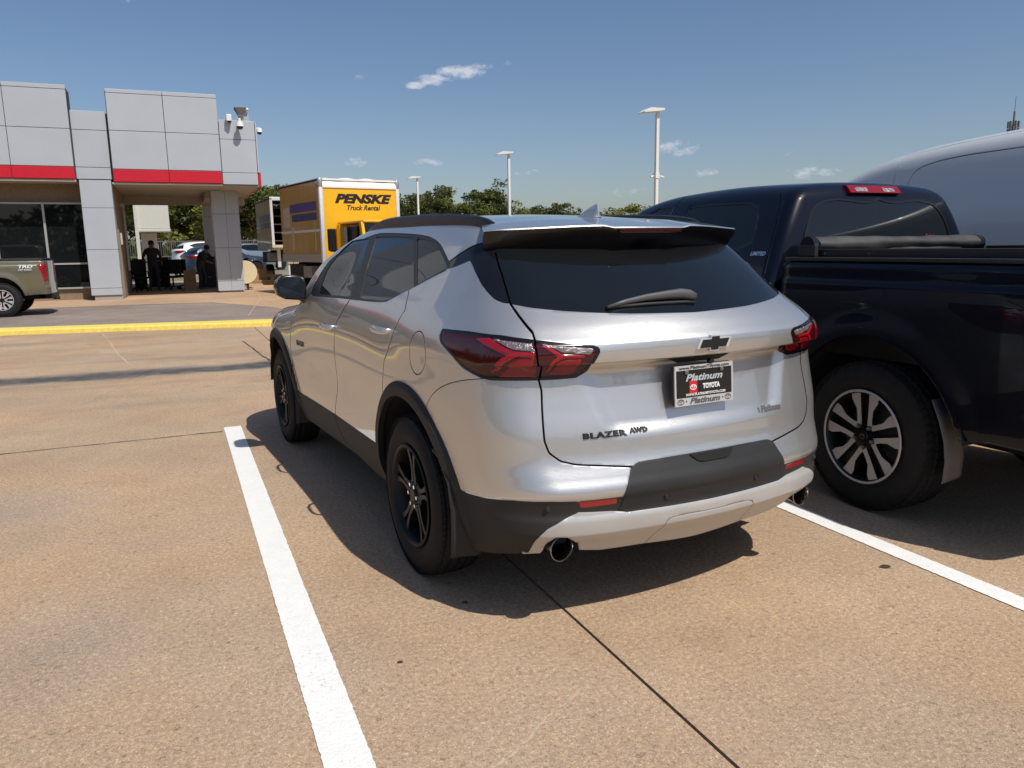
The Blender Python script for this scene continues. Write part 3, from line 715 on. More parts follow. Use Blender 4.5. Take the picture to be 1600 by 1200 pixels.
def tree_meshes(seed,H,Wd,nl,base=.12,leaf=.17):
    r=np.random.default_rng(seed); segs=[]; tips=[]
    mb=MB(); 
    def grow(p,d,L,rad,lev):
        q=p+d*L; mb.tube(p,q,rad,rad*.62,n=6 if lev<2 else 4,cap=False)
        if lev>=3: tips.append((np.array(q),L)); return
        for k in range(3 if lev else 5):
            a=r.uniform(0,2*PI); s=r.uniform(.45,.95)+(.15 if lev==0 else 0); nd=Vector((d.x+math.cos(a)*s,d.y+math.sin(a)*s,d.z*.75+r.uniform(-.1,.35))).normalized()
            grow(p+d*L*(r.uniform(.6,1.) if lev else r.uniform(.75,1.)),nd,L*r.uniform(.62,.85),rad*.6,lev+1)
    grow(Vector((0,0,0)),Vector((r.uniform(-.06,.06),r.uniform(-.06,.06),1)),H*.28,H*.022,0)
    T=np.array([t[0] for t in tips]); sc_=np.array([Wd/2/max(np.abs(T[:,0]).max(),1e-3),Wd/2/max(np.abs(T[:,1]).max(),1e-3)])
    # leaf clumps round the tips and filling the crown
    cl=T.copy(); extra=cl[r.integers(0,len(cl),len(cl))]*r.uniform(.6,1.,(len(cl),1))+r.normal(0,.05*H,(len(cl),3)); C=np.vstack([cl,extra]); C[:,2]=np.clip(C[:,2],H*base,None)
    C[:,0]*=min(1.3,sc_[0]); C[:,1]*=min(1.3,sc_[1]); C[:,2]*=H*.93/C[:,2].max()
    per=nl//len(C); V=[];sh=[]
    cs=r.uniform(0,1,len(C)); cr_=r.uniform(.055,.11,len(C))*H
    idx=np.repeat(np.arange(len(C)),per); n=len(idx)
    off=r.normal(0,1,(n,3)); off/=np.linalg.norm(off,axis=1,keepdims=True); off*=(r.uniform(0,1,(n,1))**.45)*cr_[idx][:,None]; off[:,2]*=.75
    P=C[idx]+off
    a=r.normal(0,1,(n,3)); a/=np.linalg.norm(a,axis=1,keepdims=True); b=np.cross(a,r.normal(0,1,(n,3))); b/=np.linalg.norm(b,axis=1,keepdims=True)
    s=(leaf*r.uniform(.6,1.3,(n,1)))
    Q=np.stack([P-a*s,P-b*s*.5,P+a*s,P+b*s*.5],1).reshape(-1,3)
    me=bpy.data.meshes.new('crown'); me.from_pydata(Q.tolist(),[],np.arange(4*n).reshape(-1,4).tolist())
    at=me.attributes.new('shade','FLOAT','POINT'); at.data.foreach_set('value',np.repeat(np.clip(cs[idx]*.7+r.uniform(0,.3,n),0,1),4).astype(np.float32))
    o=mb.build('trunk',BARK); tm=o.data; bpy.data.objects.remove(o)
    return tm,me
PROT=[tree_meshes(11,9,9,9000),tree_meshes(23,8,7,7000,leaf=.15),tree_meshes(35,10,8,9000,leaf=.17),tree_meshes(47,7,9,7000,leaf=.15)]
def tree(az_deg,dist,h,wd,kind,leafm,label,zb=0.,group='trees behind the lot'):
    a=math.radians(az_deg); x,y=dist*math.sin(a),dist*math.cos(a)
    t=thing('tree',label,'tree',(x,y,zb),random.uniform(0,6.28),group); tm,cm=PROT[kind]
    H0=[9,8,10,7][kind]; W0=[9,7,8,9][kind]
    for nm,me in (('trunk',tm),('crown',cm)):
        o=bpy.data.objects.new(nm,me if nm=='trunk' else me.copy()); coll(o,t); o.scale=(wd/W0,wd/W0,h/H0)
        if nm=='crown': o.data.materials.append(LEAF[leafm])
TL=[(16.0,96,6.4,8,3,1,'low dark green tree behind the far lamp post, beside the yellow truck'),(17.4,92,7.8,9,0,0,'mid green tree just right of the far lamp post'),(19.0,90,8.6,9,1,0,'tall round green tree left of the treeline peak'),
(20.2,92,9.3,10,2,0,'tallest green tree at the peak of the treeline'),(21.7,94,8.4,8,0,1,'dark green tree at the right shoulder of the treeline peak'),(24.0,105,7.4,9,3,2,'yellowish green tree right of the middle lamp post'),
(25.2,110,7.2,9,1,1,'small dark tree between the middle lamp post and the roof fin'),(26.6,108,7.6,9,0,0,'round green tree just left of the roof fin'),(28.0,112,7.0,8,3,1,'low tree behind the silver roof fin'),
(32.2,100,6.6,9,1,2,'olive tree left of the near lamp post'),(33.4,98,6.3,7,3,0,'low green tree at the foot of the near lamp post'),(34.8,104,6.9,8,0,1,'dark treetop showing above the dark pickup roof'),
(5.2,72,7.4,9,2,0,'leafy green tree between the canopy column and the box trucks'),(6.2,80,8.0,8,0,1,'dark tree behind the open box truck'),(7.2,74,7.5,7,1,0,'tree rising above the open box truck'),
(.6,64,7.0,9,2,2,'sunlit yellow-green tree seen through the canopy opening'),(-.6,70,8.0,9,0,1,'dark tree behind the white awning'),(2.2,68,8.5,9,2,0,'large green tree seen through the canopy opening on the right'),(3.6,75,7.5,8,1,1,'dark tree just left of the canopy column'),
(-4,90,8.5,10,0,1,'tree hidden mostly by the dealership roof'),(11,110,8,10,3,1,'dark tree behind the yellow box truck'),(38,120,8,11,2,1,'tree far behind the dark pickup'),(44,120,8,11,0,0,'green tree far behind the grey van')]
for a_ in TL: tree(a_[0],a_[1],a_[2],a_[3],a_[4],a_[5],a_[6])
# bare tree
t=thing('bare_tree','leafless grey tree right of the silver roof fin','tree',(98*math.sin(math.radians(30.8)),98*math.cos(math.radians(30.8)),0),0,'trees behind the lot')
mb=MB(); rr=random.Random(5)
def tw(p,d,L,r_,lv):
    q=p+d*L; mb.tube(p,q,r_,r_*.6,n=4,cap=False)
    if lv<5:
        for k in range(3): tw(q,Vector((d.x+rr.uniform(-.7,.7),d.y+rr.uniform(-.7,.7),d.z*.8+.15)).normalized(),L*rr.uniform(.6,.8),max(r_*.62,.02),lv+1)
tw(Vector((0,0,0)),Vector((0,0,1)),1.9,.12,0); mb.build('trunk',mat('grey_dead_twigs',(.20,.18,.16),.9),t)
# low scrub hiding the horizon; taller unseen belt added to darken glass reflections
r=np.random.default_rng(3); n=90000; az_=np.concatenate([r.uniform(-30,75,40000),r.uniform(75,330,50000)]); d=np.where(az_<75,r.uniform(118,150,n),r.uniform(70,95,n)); h=np.where(az_<75,2.6+1.3*np.sin(az_*1.7)+.9*np.sin(az_*.6+1),7.5+1.5*np.sin(az_*.7)+1.0*np.sin(az_*2.3))*r.uniform(0,1,n)
P=np.stack([d*np.sin(np.radians(az_)),d*np.cos(np.radians(az_)),h],1); a=r.normal(0,1,(n,3)); a/=np.linalg.norm(a,axis=1,keepdims=True); b=np.cross(a,r.normal(0,1,(n,3))); b/=np.linalg.norm(b,axis=1,keepdims=True); s=r.uniform(.3,.7,(n,1))
Q=np.stack([P-a*s,P-b*s*.6,P+a*s,P+b*s*.6],1).reshape(-1,3)
me=bpy.data.meshes.new('distant_scrub'); me.from_pydata(Q.tolist(),[],np.arange(4*n).reshape(-1,4).tolist()); at=me.attributes.new('shade','FLOAT','POINT'); at.data.foreach_set('value',np.repeat(r.uniform(0,1,n),4).astype(np.float32)); me.materials.append(LEAF[1])
o=coll(bpy.data.objects.new('distant_scrub',me)); tag(o,'mass of low green scrub along the horizon, with an added taller belt out of view','scrub',kind='stuff')
# ------------------------------------------------------------ lamp posts
LW=mat('white_painted_steel',(.70,.70,.68),.5,var=.05)
def lamp_post(x,y,label,arms):
    t=thing('lamp_post',label,'lamp post',(x,y,0),0,'white lamp posts of the lot')
    mb=MB(); mb.box((-.095,-.095,.6),(.095,.095,8.85),bev=.01); mb.build('pole',LW,t)
    mb=MB(); mb.tube((0,0,0),(0,0,.6),.3,n=20); mb.build('base',mat('cast_concrete',(.33,.31,.28),.85),t)
    mb=MB(); mb.prism([(-1.08,-.06),(-.05,.06),(.26,.12),(.28,.22),(-.62,.22),(-1.08,-.02)],-.36,.36,axis=1); o=mb.build('lamp_head',LW,t); o.location=(0,0,8.88)
    mb=MB(); mb.box((-.07,-.06,8.7),(.07,.06,9.0)); mb.build('bracket',LW,t)
    if arms:
        mb=MB(); mb.box((-.42,-.04,arms),(.42,.04,arms+.06)); mb.build('crossarm',LW,t)
        for s_ in (-1,1): mb=MB(); mb.tube((s_*.32,-.05,arms-.02),(s_*.45,-.12,arms-.06),.05,n=10); mb.build('camera',CAMW,t)
        mb=MB(); mb.box((-.13,-.13,arms-.1),(.13,.13,arms+.2)); mb.build('junction_box',LW,t)
lamp_post(26.1,38.7,'nearest and tallest-looking white lamp post, with camera crossarm, above the dark pickup',5.35)
lamp_post(25.9,59.7,'white lamp post standing in the middle above the silver roof',0)
lamp_post(25.0,82.6,'farthest white lamp post beside the yellow box truck',2.3)
# cell tower
t=thing('cell_tower','thin lattice cell tower with antennas above the grey van','tower',(248,169,0))
mb=MB(); mb.tube((0,0,0),(0,0,41),.5,.3,n=8); mb.tube((0,0,41),(0,0,45.5),.09,n=6); mb.build('mast',mat('tower_steel',(.16,.16,.17),.6),t)
for z in (37.,34.8):
    for k in range(6):
        a_=k*PI/3; mb=MB(); mb.box((1.4*math.cos(a_)-.25,1.4*math.sin(a_)-.25,z-1.),(1.4*math.cos(a_)+.25,1.4*math.sin(a_)+.25,z+1.)); mb.tube((0,0,z),(1.4*math.cos(a_),1.4*math.sin(a_),z),.12,n=6); mb.build('antenna_panel',mat('tower_steel',(.16,.16,.17),.6),t)
# ------------------------------------------------------------ box trucks
YT=mat('rental_yellow_paint',(.80,.43,.008),.38,coat=.3,var=.03)
SV=mat('white_corner_moulding',(.66,.67,.68),.4,metal=.2,var=.05)
YSHADE=mat('shaded_yellow_ribbed_side',(.38,.235,.055),.4,var=.07,vscale=1.2,coat=.3)  # same rental yellow, with the shade of the side walls mixed into its colour
PUR=mat('purple_print',(.075,.05,.20),.5); NVB=mat('navy_print',(.04,.05,.13),.5); TRIMW=mat('tan_white_print',(.45,.38,.30),.5,var=.1)
TD=mat('truck_dirty_black',(.012,.012,.012),.8)
def box_truck(loc,rz,label,L,W,H,zb,front):
    """local: x right along the near face, y away along the side"""
    t=thing('box_truck',label,'truck',loc,rz,'yellow rental box trucks')
    def p(name,m_,a,b,bev=0,par=None): 
        mb=MB(); mb.box(a,b,bev=bev); return mb.build(name,m_,par or t)
    p('body_floor',SV,(0.02,.02,zb-.02),(W-.02,L-.02,zb+.1)); p('roof',WHITE,(.0,0.,H-.05),(W,L,H))
    p('side_wall',YSHADE,(0.,.12,zb),(.04,L-.05,H-.06)); p('side_wall',YSHADE,(W-.04,.12,zb),(W,L-.05,H-.06))
    p('side_rail',mat('aluminium_side_rail',(.36,.33,.30),.5,metal=.3),(-.015,.1,zb-.02),(.03,L,zb+.22)); p('top_rail',TD,(-.015,.05,H-.07),(.02,L,H-.02))
    for k in range(1,9):
        y=.12+(L-.2)*k/9; p('panel_seam',YSHADE,(-.003,y-.008,zb+.22),(0.,y+.008,H-.07))
    q=p('printed_stripe',PUR,(-.010,.28,H-.88),(-.0062,L*.72,H-.62)); p('printed_stripe',NVB,(-.010,.28,H-1.15),(-.0062,L*.68,H-.94)); p('printed_line',SV,(-.004,.1,zb+.86),(0,L,zb+.93))
    p('faded_lettering',TRIMW,(-.005,L*.74,H-1.3),(0,L*.92,H-.7)); p('printed_line',TRIMW,(-.005,L*.12,zb+.3),(0,L*.14,H-1.2)); p('faded_lettering',TRIMW,(-.005,L*.66,zb+.35),(0,L*.70,H-1.3)); p('faded_lettering',TRIMW,(-.0055,.34,H-1.1),(0,.48,H-.98)); p('faded_lettering',TRIMW,(-.0055,.42,H-.74),(0,.48,H-.68))
    # chassis
    p('chassis',TD,(.5,-1.2 if front else .1,zb-.38),(W-.5,L,zb-.05)); p('mudguard',TD,(.15,L*.55,zb-.55),(.55,L*.95,zb-.1)); p('step_box',mat('tank_steel',(.25,.25,.25),.5,metal=.5),(.1,L*.35,zb-.5),(.5,L*.55,zb-.15))
    for x in (.12,W-.42):
        mb=MB(); mb.lathe([(.0,0),(.22,.02),(.24,.05),(.39,.02),(.41,.06),(.41,.26),(.38,.3),(0,.3)],32,axis=0,c=(x,L*.72,.41)); mb.build('wheel',RUB,t,auto=40)
    return t,p
ang=math.atan2(.54,2.46)*.9
t,p=box_truck((3.98,22.8,.0),math.radians(10.5),'yellow moving truck with black lettering over its cab, facing the camera',3.6,2.52,3.5,1.15,True)
W=2.52
p('front_wall',YT,(.12,0.,1.15),(W-.12,.06,3.24))
mb=MB(); mb.prism([(-.02,3.24),(.06,3.24),(.10,3.42),(.28,3.53),(.4,3.53),(.4,3.2)],.10,W-.10,axis=0); 
V=[];n=24; F_=[]
for i in range(n+1):
    x=.10+(W-.2)*i/n; b_=.02*math.sin(i*.9)+.03*math.sin(PI*i/n)
    V+=[(x,-.025,3.24),(x,-.035,3.30),(x,.03,3.42+b_*.6),(x,.2,3.50+b_),(x,.45,3.52+b_)]
F_=[(i*5+j,(i+1)*5+j,(i+1)*5+j+1,i*5+j+1) for i in range(n) for j in range(4)]
obj('roof_cap',V,F_,WHITE,t,smooth=True)
for x0 in (.0,W-.12):
    mb=MB(); mb.box((x0,-.02,1.1),(x0+.12,.12,3.26),bev=.03); mb.build('corner_post',SV,t,auto=40)
    mb=MB(); mb.box((x0-.01,-.03,3.24),(x0+.13,.3,3.52),bev=.05); mb.build('corner_cap',mat('dented_aluminium',(.5,.5,.5),.35,metal=.8,bump=.5,bscale=12),t,auto=40)
def flat_text(txt,x,y,z,size,w_,m_,par,shear=0,bold=0,name='lettering'):
    V,F_=text_mesh(txt,size,shear,1,0,bold); xs=[v[0] for v in V]; f=w_/(max(xs)-min(xs))
    return obj(name,[(x+v[0]*f,y,z+v[1]) for v in V],F_,m_,par)
flat_text('PENSKE',1.30,-.004,2.93,.34,1.80,BLACKP,t,.3,.020); flat_text('Truck Rental',1.32,-.004,2.68,.20,1.06,BLACKP,t,.3,.006)
# cab
p('cab_roof',YT,(.45,-2.0,2.20),(W-.4,-.1,2.27),.03); p('cab_back',YT,(.42,-.35,.9),(W-.38,-.1,2.2),.03)
for x0 in (.40,W-.47): mb=MB(); mb.add([(x0,-2.2,1.15),(x0+.08,-2.2,1.15),(x0+.08,-1.95,2.22),(x0,-1.95,2.22),(x0,-2.05,1.15),(x0+.08,-2.05,1.15),(x0+.08,-1.8,2.22),(x0,-1.8,2.22)],[(0,1,2,3),(4,7,6,5),(0,4,5,1),(1,5,6,2),(2,6,7,3),(3,7,4,0)]); mb.build('windscreen_pillar',YT,t)
mb=MB(); mb.add([(.48,-2.17,1.2),(W-.47,-2.17,1.2),(W-.47,-1.96,2.18),(.48,-1.96,2.18)],[(0,1,2,3)]); o=mb.build('windscreen',SHOW,t)
p('cab_body',YT,(.40,-2.9,.55),(W-.38,-.35,1.18),.06); p('side_window',SHOW,(.395,-1.8,1.25),(.41,-.5,2.1)); p('bumper',TD,(.35,-3.05,.35),(W-.3,-2.9,.75),.04)
for x,y,z0,z1,w_ in ((-.30,-1.35,1.45,2.05,.20),(.20,-1.75,1.52,2.12,.16),(W+.15,-1.4,1.45,2.05,.2)):
    o=p('wing_mirror',GBLACK,(x-.02,y-.06,z0),(x+w_,y+.06,z1),.03); p('mirror_arm',TD,(min(x+.05,.5),y+.02,z0-.02),(max(x+.1,.5),y+.07,z0+.05),0,o)
for x in (.45,W-.75):
    mb=MB(); mb.lathe([(.0,0),(.22,.02),(.24,.05),(.37,.02),(.39,.06),(.39,.26),(.36,.3),(0,.3)],32,axis=0,c=(x,-2.0,.39)); mb.build('wheel',RUB,t,auto=40)
# second truck, doors open towards us
t,p=box_truck((3.62,31.7,.1),math.radians(2.),'yellow moving truck with its rear door open and tail lift down, behind the other truck',4.1,2.4,3.42,1.45,False)
p('rear_frame',SV,(0,-.04,1.4),(.10,.12,3.42),.01); p('rear_frame',SV,(2.3,-.04,1.4),(2.4,.12,3.42),.01); p('rear_header',SV,(0,-.04,3.3),(2.4,.12,3.43),.01)
p('inner_wall',TD,(.06,4.0,1.45),(2.34,4.05,3.3)); 
for k in range(5): p('load_shelf',mat('dark_brown_boards',(.07,.045,.03),.8),(.10,.5,1.75+.32*k),(1.2,3.6,1.79+.32*k))
p('tail_lift',mat('pale_wood_platform',(.62,.52,.33),.8,var=.1),(-.10,-.7,1.50),(.85,.0,1.60)); p('lift_strut',SV,(.12,-.35,.75),(.24,-.25,1.5)); p('lift_strut',SV,(.5,-.35,.35),(.58,-.28,.8))
# ------------------------------------------------------------ things lying beside the trucks and under the canopy
CB=mat('brown_cardboard',(.34,.20,.11),.85,var=.12,vscale=5); CBL=mat('pale_cardboard',(.50,.36,.22),.85,var=.1)
def carton(x,y,z,a,b,h,rz,label,m_=None,open_=False,grp='cardboard boxes dumped by the trucks'):
    t=thing('cardboard_box',label,'box',(x,y,z),rz,grp); m_=m_ or CB
    mb=MB(); mb.box((-a/2,-b/2,0),(a/2,b/2,h),bev=.006); mb.build('carton',m_,t)
    if open_:
        for s_ in (-1,1): mb=MB(); mb.add([(-a/2,s_*b/2,h),(a/2,s_*b/2,h),(a/2,s_*(b/2+.12),h+.10),(-a/2,s_*(b/2+.12),h+.10),(-a/2,s_*b/2,h+.006),(a/2,s_*b/2,h+.006),(a/2,s_*(b/2+.12),h+.106),(-a/2,s_*(b/2+.12),h+.106)],[(0,3,2,1),(4,5,6,7),(0,1,5,4),(2,3,7,6)]); mb.build('flap',m_,t)
    else: mb=MB(); mb.box((-a/2,-.03,h+.0005),(a/2,.03,h+.002)); mb.build('packing_tape',CBL,t)
G=.1
carton(3.05,33.2,G,.75,.5,.55,.2,'tall brown carton standing behind the round tabletop',None,True); carton(3.35,32.6,G,.8,.55,.22,-.3,'flat brown carton lying in front of the taller ones'); carton(3.0,34.6,G,.9,.6,.85,.1,'largest brown carton at the back of the heap')
carton(3.75,33.4,G,.5,.4,.32,.5,'small pale carton at the right of the heap',CBL,True); carton(3.6,34.4,G,.6,.5,.55,-.2,'medium brown carton under the tail lift'); carton(2.85,31.6,G,.55,.45,.12,.1,'squashed flat carton beside the round tabletop',CBL)
t=thing('round_tabletop','pale round tabletop standing on edge against the canopy column','tabletop',(2.35,29.3,.42),0)
mb=MB(); mb.lathe([(0,0),(.40,0),(.41,.01),(.41,.03),(.40,.04),(0,.04)],48,axis=1,c=(0,0,.32)); mb.build('disc',mat('pale_laminate',(.72,.60,.38),.6,var=.04),t,auto=40); mb=MB(); mb.box((.03,.05,-.32),(.10,.12,.3)); mb.build('leg',TD,t)
def plank(pts,rz,label):
    t=obj('wooden_board',*((lambda mb:(mb.V,mb.F))((lambda m_:m_.box(pts[0],pts[1]))(MB()))),CBL); t.rotation_euler=(0,0,rz); tag(t,label,'board','loose boards by the trucks'); return t
o=plank(((-.45,-.3,0),(.45,.3,.05)),.3,'pale board lying flat beside the round tabletop'); o.location=(3.0,30.9,.104)
o=plank(((-.5,-.08,0),(.5,.08,.05)),-.4,'narrow pale board lying in front of the cartons'); o.location=(3.5,31.7,.104)
t=thing('tree_log','short sawn log with a pale cut end by the cartons','log',(3.95,32.3,.30),.3)
mb=MB(); mb.tube((0,-.3,0),(0,.35,0),.19,.17,n=18); mb.build('bark',mat('log_bark',(.24,.17,.11),.9,var=.2,bump=.6,bscale=20),t,auto=40); mb=MB(); mb.tube((0,-.306,0),(0,-.30,0),.16,n=18); mb.build('cut_end',CBL,t)
t=thing('white_tub','white plastic tub tapering to its base beside the yellow truck','tub',(4.75,30.6,.10))
mb=MB(); mb.add([(-.22,-.15,0),(.22,-.15,0),(.22,.15,0),(-.22,.15,0),(-.36,-.25,.34),(.36,-.25,.34),(.36,.25,.34),(-.36,.25,.34)],[(3,2,1,0),(0,1,5,4),(1,2,6,5),(2,3,7,6),(3,0,4,7)]); mb.build('tub',WHITE,t); mb=MB(); mb.box((-.38,-.27,.34),(.38,.27,.37)); mb.build('rim',WHITE,t)
t=thing('refuse_cart','dark green wheeled cart with a white ball on top by the canopy column','cart',(2.9,37.,.1))
mb=MB(); mb.box((-.3,-.3,.1),(.2,.3,1.0),bev=.03); mb.build('bin',mat('dark_green_plastic',(.02,.05,.05),.5),t); mb=MB(); mb.box((-.32,-.32,1.0),(.22,.32,1.08),bev=.02); mb.build('lid',mat('dark_green_plastic',(.02,.05,.05),.5),t); mb=MB(); mb.lathe([(0,-.14),(.1,-.1),(.14,0),(.1,.1),(0,.14)],14,axis=2,c=(-.2,-.4,.75)); mb.build('ball',WHITE,t)
# office chairs, cabinets and cartons under the canopy
BK=mat('black_upholstery',(.010,.010,.011),.8)
def office_chair(x,y,rz,label):
    t=thing('office_chair',label,'chair',(x,y,.104),rz,'black office chairs under the canopy')
    mb=MB(); mb.box((-.25,-.24,.44),(.25,.24,.52),bev=.03); mb.build('seat',BK,t); mb=MB(); mb.box((-.24,.20,.58),(.24,.27,1.12),bev=.03); mb.build('backrest',BK,t)
    mb=MB(); mb.tube((0,0,.12),(0,0,.45),.03,n=8); mb.box((-.02,.2,.45),(.02,.24,.7)); mb.build('column',TD,t)
    for k in range(5):
        a_=k*2*PI/5; mb=MB(); mb.tube((0,0,.14),(.3*math.cos(a_),.3*math.sin(a_),.09),.022,n=6); mb.tube((.3*math.cos(a_)-.02,.3*math.sin(a_),.035),(.3*math.cos(a_)+.02,.3*math.sin(a_),.035),.035,n=10); mb.build('foot',TD,t)
    for s_ in (-1,1): mb=MB(); mb.box((s_*.28-.02,-.15,.68),(s_*.28+.02,.15,.71)); mb.box((s_*.28-.015,-.02,.48),(s_*.28+.015,.02,.68)); mb.build('armrest',BK,t)
office_chair(-1.12,31.3,.4,'black office chair nearest the stucco wall'); office_chair(-.05,31.5,-.5,'black office chair right of the standing man'); office_chair(.35,32.2,2.6,'black office chair behind the carton stack')
def cabinet(x,y,w_,d_,h,label,n_=3):
    t=thing('office_cabinet',label,'cabinet',(x,y,.104),0,'black cabinets under the canopy'); mb=MB(); mb.box((0,0,.05),(w_,d_,h),bev=.01); mb.build('carcass',BK,t)
    for k in range(n_): mb=MB(); mb.box((.02,-.015,.08+k*(h-.1)/n_),(w_-.02,0,.05+(k+1)*(h-.1)/n_)); dr=mb.build('drawer',BK,t); mb=MB(); mb.box((w_/2-.06,-.03,.1+(k+.6)*(h-.1)/n_),(w_/2+.06,-.017,.12+(k+.6)*(h-.1)/n_)); mb.build('handle',STEEL,dr)
cabinet(-1.36,31.9,.42,.5,1.15,'black cabinet against the stucco wall'); cabinet(-.9,32.9,.75,.5,1.2,'wide black cabinet behind the standing man'); cabinet(.85,31.4,.75,.5,1.2,'black cabinet with the bending man at it, by the column',2)
carton(.52,30.9,.104,.42,.36,.36,.05,'lower brown carton of the pair under the canopy',CB,False,'cartons stacked under the canopy'); carton(.53,30.9,.47,.40,.34,.36,-.05,'upper brown carton of the pair under the canopy',CB,False,'cartons stacked under the canopy')
# ------------------------------------------------------------ people (dark against the light)
SKIN=mat('shaded_skin',(.16,.09,.06),.6); SHIRT=mat('black_shirt',(.012,.012,.014),.8); TROU=mat('dark_trousers',(.014,.014,.018),.85); SHOE=mat('worn_shoe',(.10,.09,.08),.7); HAIR=mat('black_hair',(.006,.005,.005),.8)
def person(x,y,rz,label,J,zb=.104):
    """J: joint name -> (x,y,z,radius); edges follow the skeleton"""
    t=thing('person',label,'person',(x,y,zb),rz)
    E=[('pel','spi'),('spi','che'),('che','nec'),('nec','hea'),('hea','top'),('che','shl'),('shl','ell'),('ell','wrl'),('wrl','hal'),('che','shr'),('shr','elr'),('elr','wrr'),('wrr','har'),('pel','hil'),('hil','knl'),('knl','anl'),('anl','tol'),('pel','hir'),('hir','knr'),('knr','anr'),('anr','tor')]
    ks=list(J); ix={k:i for i,k in enumerate(ks)}
    for s_ in ('l','r'):
        h=Vector(J['ha'+s_][:3]); w_=Vector(J['wr'+s_][:3]); d=(h-w_).normalized(); sd_=d.orthogonal().normalized()
        for k,(o1,ln) in enumerate(((-.028,.075),(-.010,.085),(.010,.08),(.028,.065))):
            a=h+sd_*o1; b=a+d*ln*.6; c=b+(d+Vector((0,-.4,-.3))).normalized()*ln*.5
            for nm,pp_,r_ in (('a',a,.011),('b',b,.010),('c',c,.008)): ks.append('f%s%d%s'%(s_,k,nm)); ix[ks[-1]]=len(ks)-1; J[ks[-1]]=(*pp_,r_)
            E+= [('ha'+s_,'f%s%da'%(s_,k)),('f%s%da'%(s_,k),'f%s%db'%(s_,k)),('f%s%db'%(s_,k),'f%s%dc'%(s_,k))]
        a=w_+sd_*-.035+d*.04; ks.append('t'+s_); ix['t'+s_]=len(ks)-1; J['t'+s_]=(*a,.012); E.append(('wr'+s_,'t'+s_))
    me=bpy.data.meshes.new('body'); me.from_pydata([J[k][:3] for k in ks],[(ix[a],ix[b]) for a,b in E],[])
    o=bpy.data.objects.new('body',me); coll(o,t); sk=o.modifiers.new('skin','SKIN'); 
    for i,k in enumerate(ks): r_=J[k][3]; me.skin_vertices[0].data[i].radius=(r_,r_*(.8 if k in('pel','spi','che') else 1))
    me.skin_vertices[0].data[ix['pel']].use_root=True
    sb_=o.modifiers.new('smooth','SUBSURF'); sb_.levels=1; sb_.render_levels=2
    dg=bpy.context.evaluated_depsgraph_get(); m2=bpy.data.meshes.new_from_object(o.evaluated_get(dg)); o.modifiers.clear(); o.data=m2
    for q in (SHIRT,TROU,SKIN,SHOE): m2.materials.append(q)
    zt=J['pel'][2]; hc=Vector(J['hea'][:3])
    for f in m2.polygons:
        c=f.center; f.use_smooth=True; k=0
        if (c-hc).length<.16 or c.z>J['nec'][2]+.03: k=2
        elif min((c-Vector(J['hal'][:3])).length,(c-Vector(J['har'][:3])).length,(c-Vector(J['wrl'][:3])).length,(c-Vector(J['wrr'][:3])).length)<.15: k=2
        elif c.z<.09: k=3
        elif c.z<zt+.02: k=1
        f.material_index=k
    mb=MB(); mb.lathe([(0,.12),(.06,.105),(.095,.06),(.10,.0),(.085,-.04)],18,axis=2,c=(hc.x,hc.y+.012,hc.z+.02)); mb.build('hair',HAIR,t,smooth=True)
    mb=MB(); mb.tube((hc.x,hc.y-.085,hc.z-.015),(hc.x,hc.y-.115,hc.z-.03),.012,.015,n=8); mb.build('nose',SKIN,t)
    for s_ in (-1,1): mb=MB(); mb.box((hc.x+s_*.085-.008,hc.y-.01,hc.z-.04),(hc.x+s_*.085+.008,hc.y+.025,hc.z+.02),bev=.005); mb.build('ear',SKIN,t)
person(-.66,30.6,2.9,'man in dark clothes standing upright under the canopy, left of the cartons',dict(pel=(0,0,.98,.16),spi=(0,0,1.15,.155),che=(0,.01,1.38,.175),nec=(0,0,1.55,.06),hea=(0,-.02,1.68,.095),top=(0,-.02,1.77,.07),shl=(-.20,0,1.46,.075),ell=(-.30,.02,1.18,.05),wrl=(-.26,-.16,.98,.036),hal=(-.24,-.22,.94,.032),shr=(.20,0,1.46,.075),elr=(.32,.02,1.2,.05),wrr=(.30,-.18,1.06,.036),har=(.28,-.25,1.04,.032),hil=(-.10,0,.92,.10),knl=(-.13,-.02,.50,.065),anl=(-.14,.02,.09,.045),tol=(-.15,-.14,.05,.045),hir=(.10,0,.92,.10),knr=(.13,-.02,.50,.065),anr=(.15,.02,.09,.045),tor=(.17,-.14,.05,.045)))
person(.98,30.4,.9,'man in dark clothes bending over a cabinet beside the right canopy column',dict(pel=(0,.12,.94,.14),spi=(0,.06,1.1,.14),che=(0,-.06,1.28,.155),nec=(0,-.17,1.40,.055),hea=(0,-.25,1.49,.09),top=(0,-.27,1.57,.065),shl=(-.18,-.10,1.33,.07),ell=(-.24,-.24,1.10,.048),wrl=(-.16,-.42,1.0,.034),hal=(-.12,-.48,.98,.03),shr=(.18,-.10,1.33,.07),elr=(.24,-.26,1.12,.048),wrr=(.16,-.44,1.04,.034),har=(.12,-.50,1.02,.03),hil=(-.09,.12,.88,.09),knl=(-.11,.04,.48,.06),anl=(-.12,.12,.09,.042),tol=(-.13,-.03,.05,.042),hir=(.09,.12,.88,.09),knr=(.12,.02,.48,.06),anr=(.13,.10,.09,.042),tor=(.15,-.05,.05,.042)))
# back fence
t=thing('metal_fence','grey open metal fence along the back of the lot by the trees','fence',(-12,52,.1))
FM=mat('galvanised_fence',(.16,.15,.13),.7,metal=.2)
for k in range(15): mb=MB(); mb.tube((k*2.4,0,0),(k*2.4,0,2.1),.035,n=6); mb.build('post',FM,t)
for z in (.2,1.1,2.0): mb=MB(); mb.box((0,-.02,z),(33.6,.02,z+.05)); mb.build('rail',FM,t)
mb=MB(); 
for k in range(280): mb.box((k*.12,-.008,.1),(k*.12+.02,.008,2.1))
o=mb.build('infill_bars',FM,t); tag(o,kind='stuff')
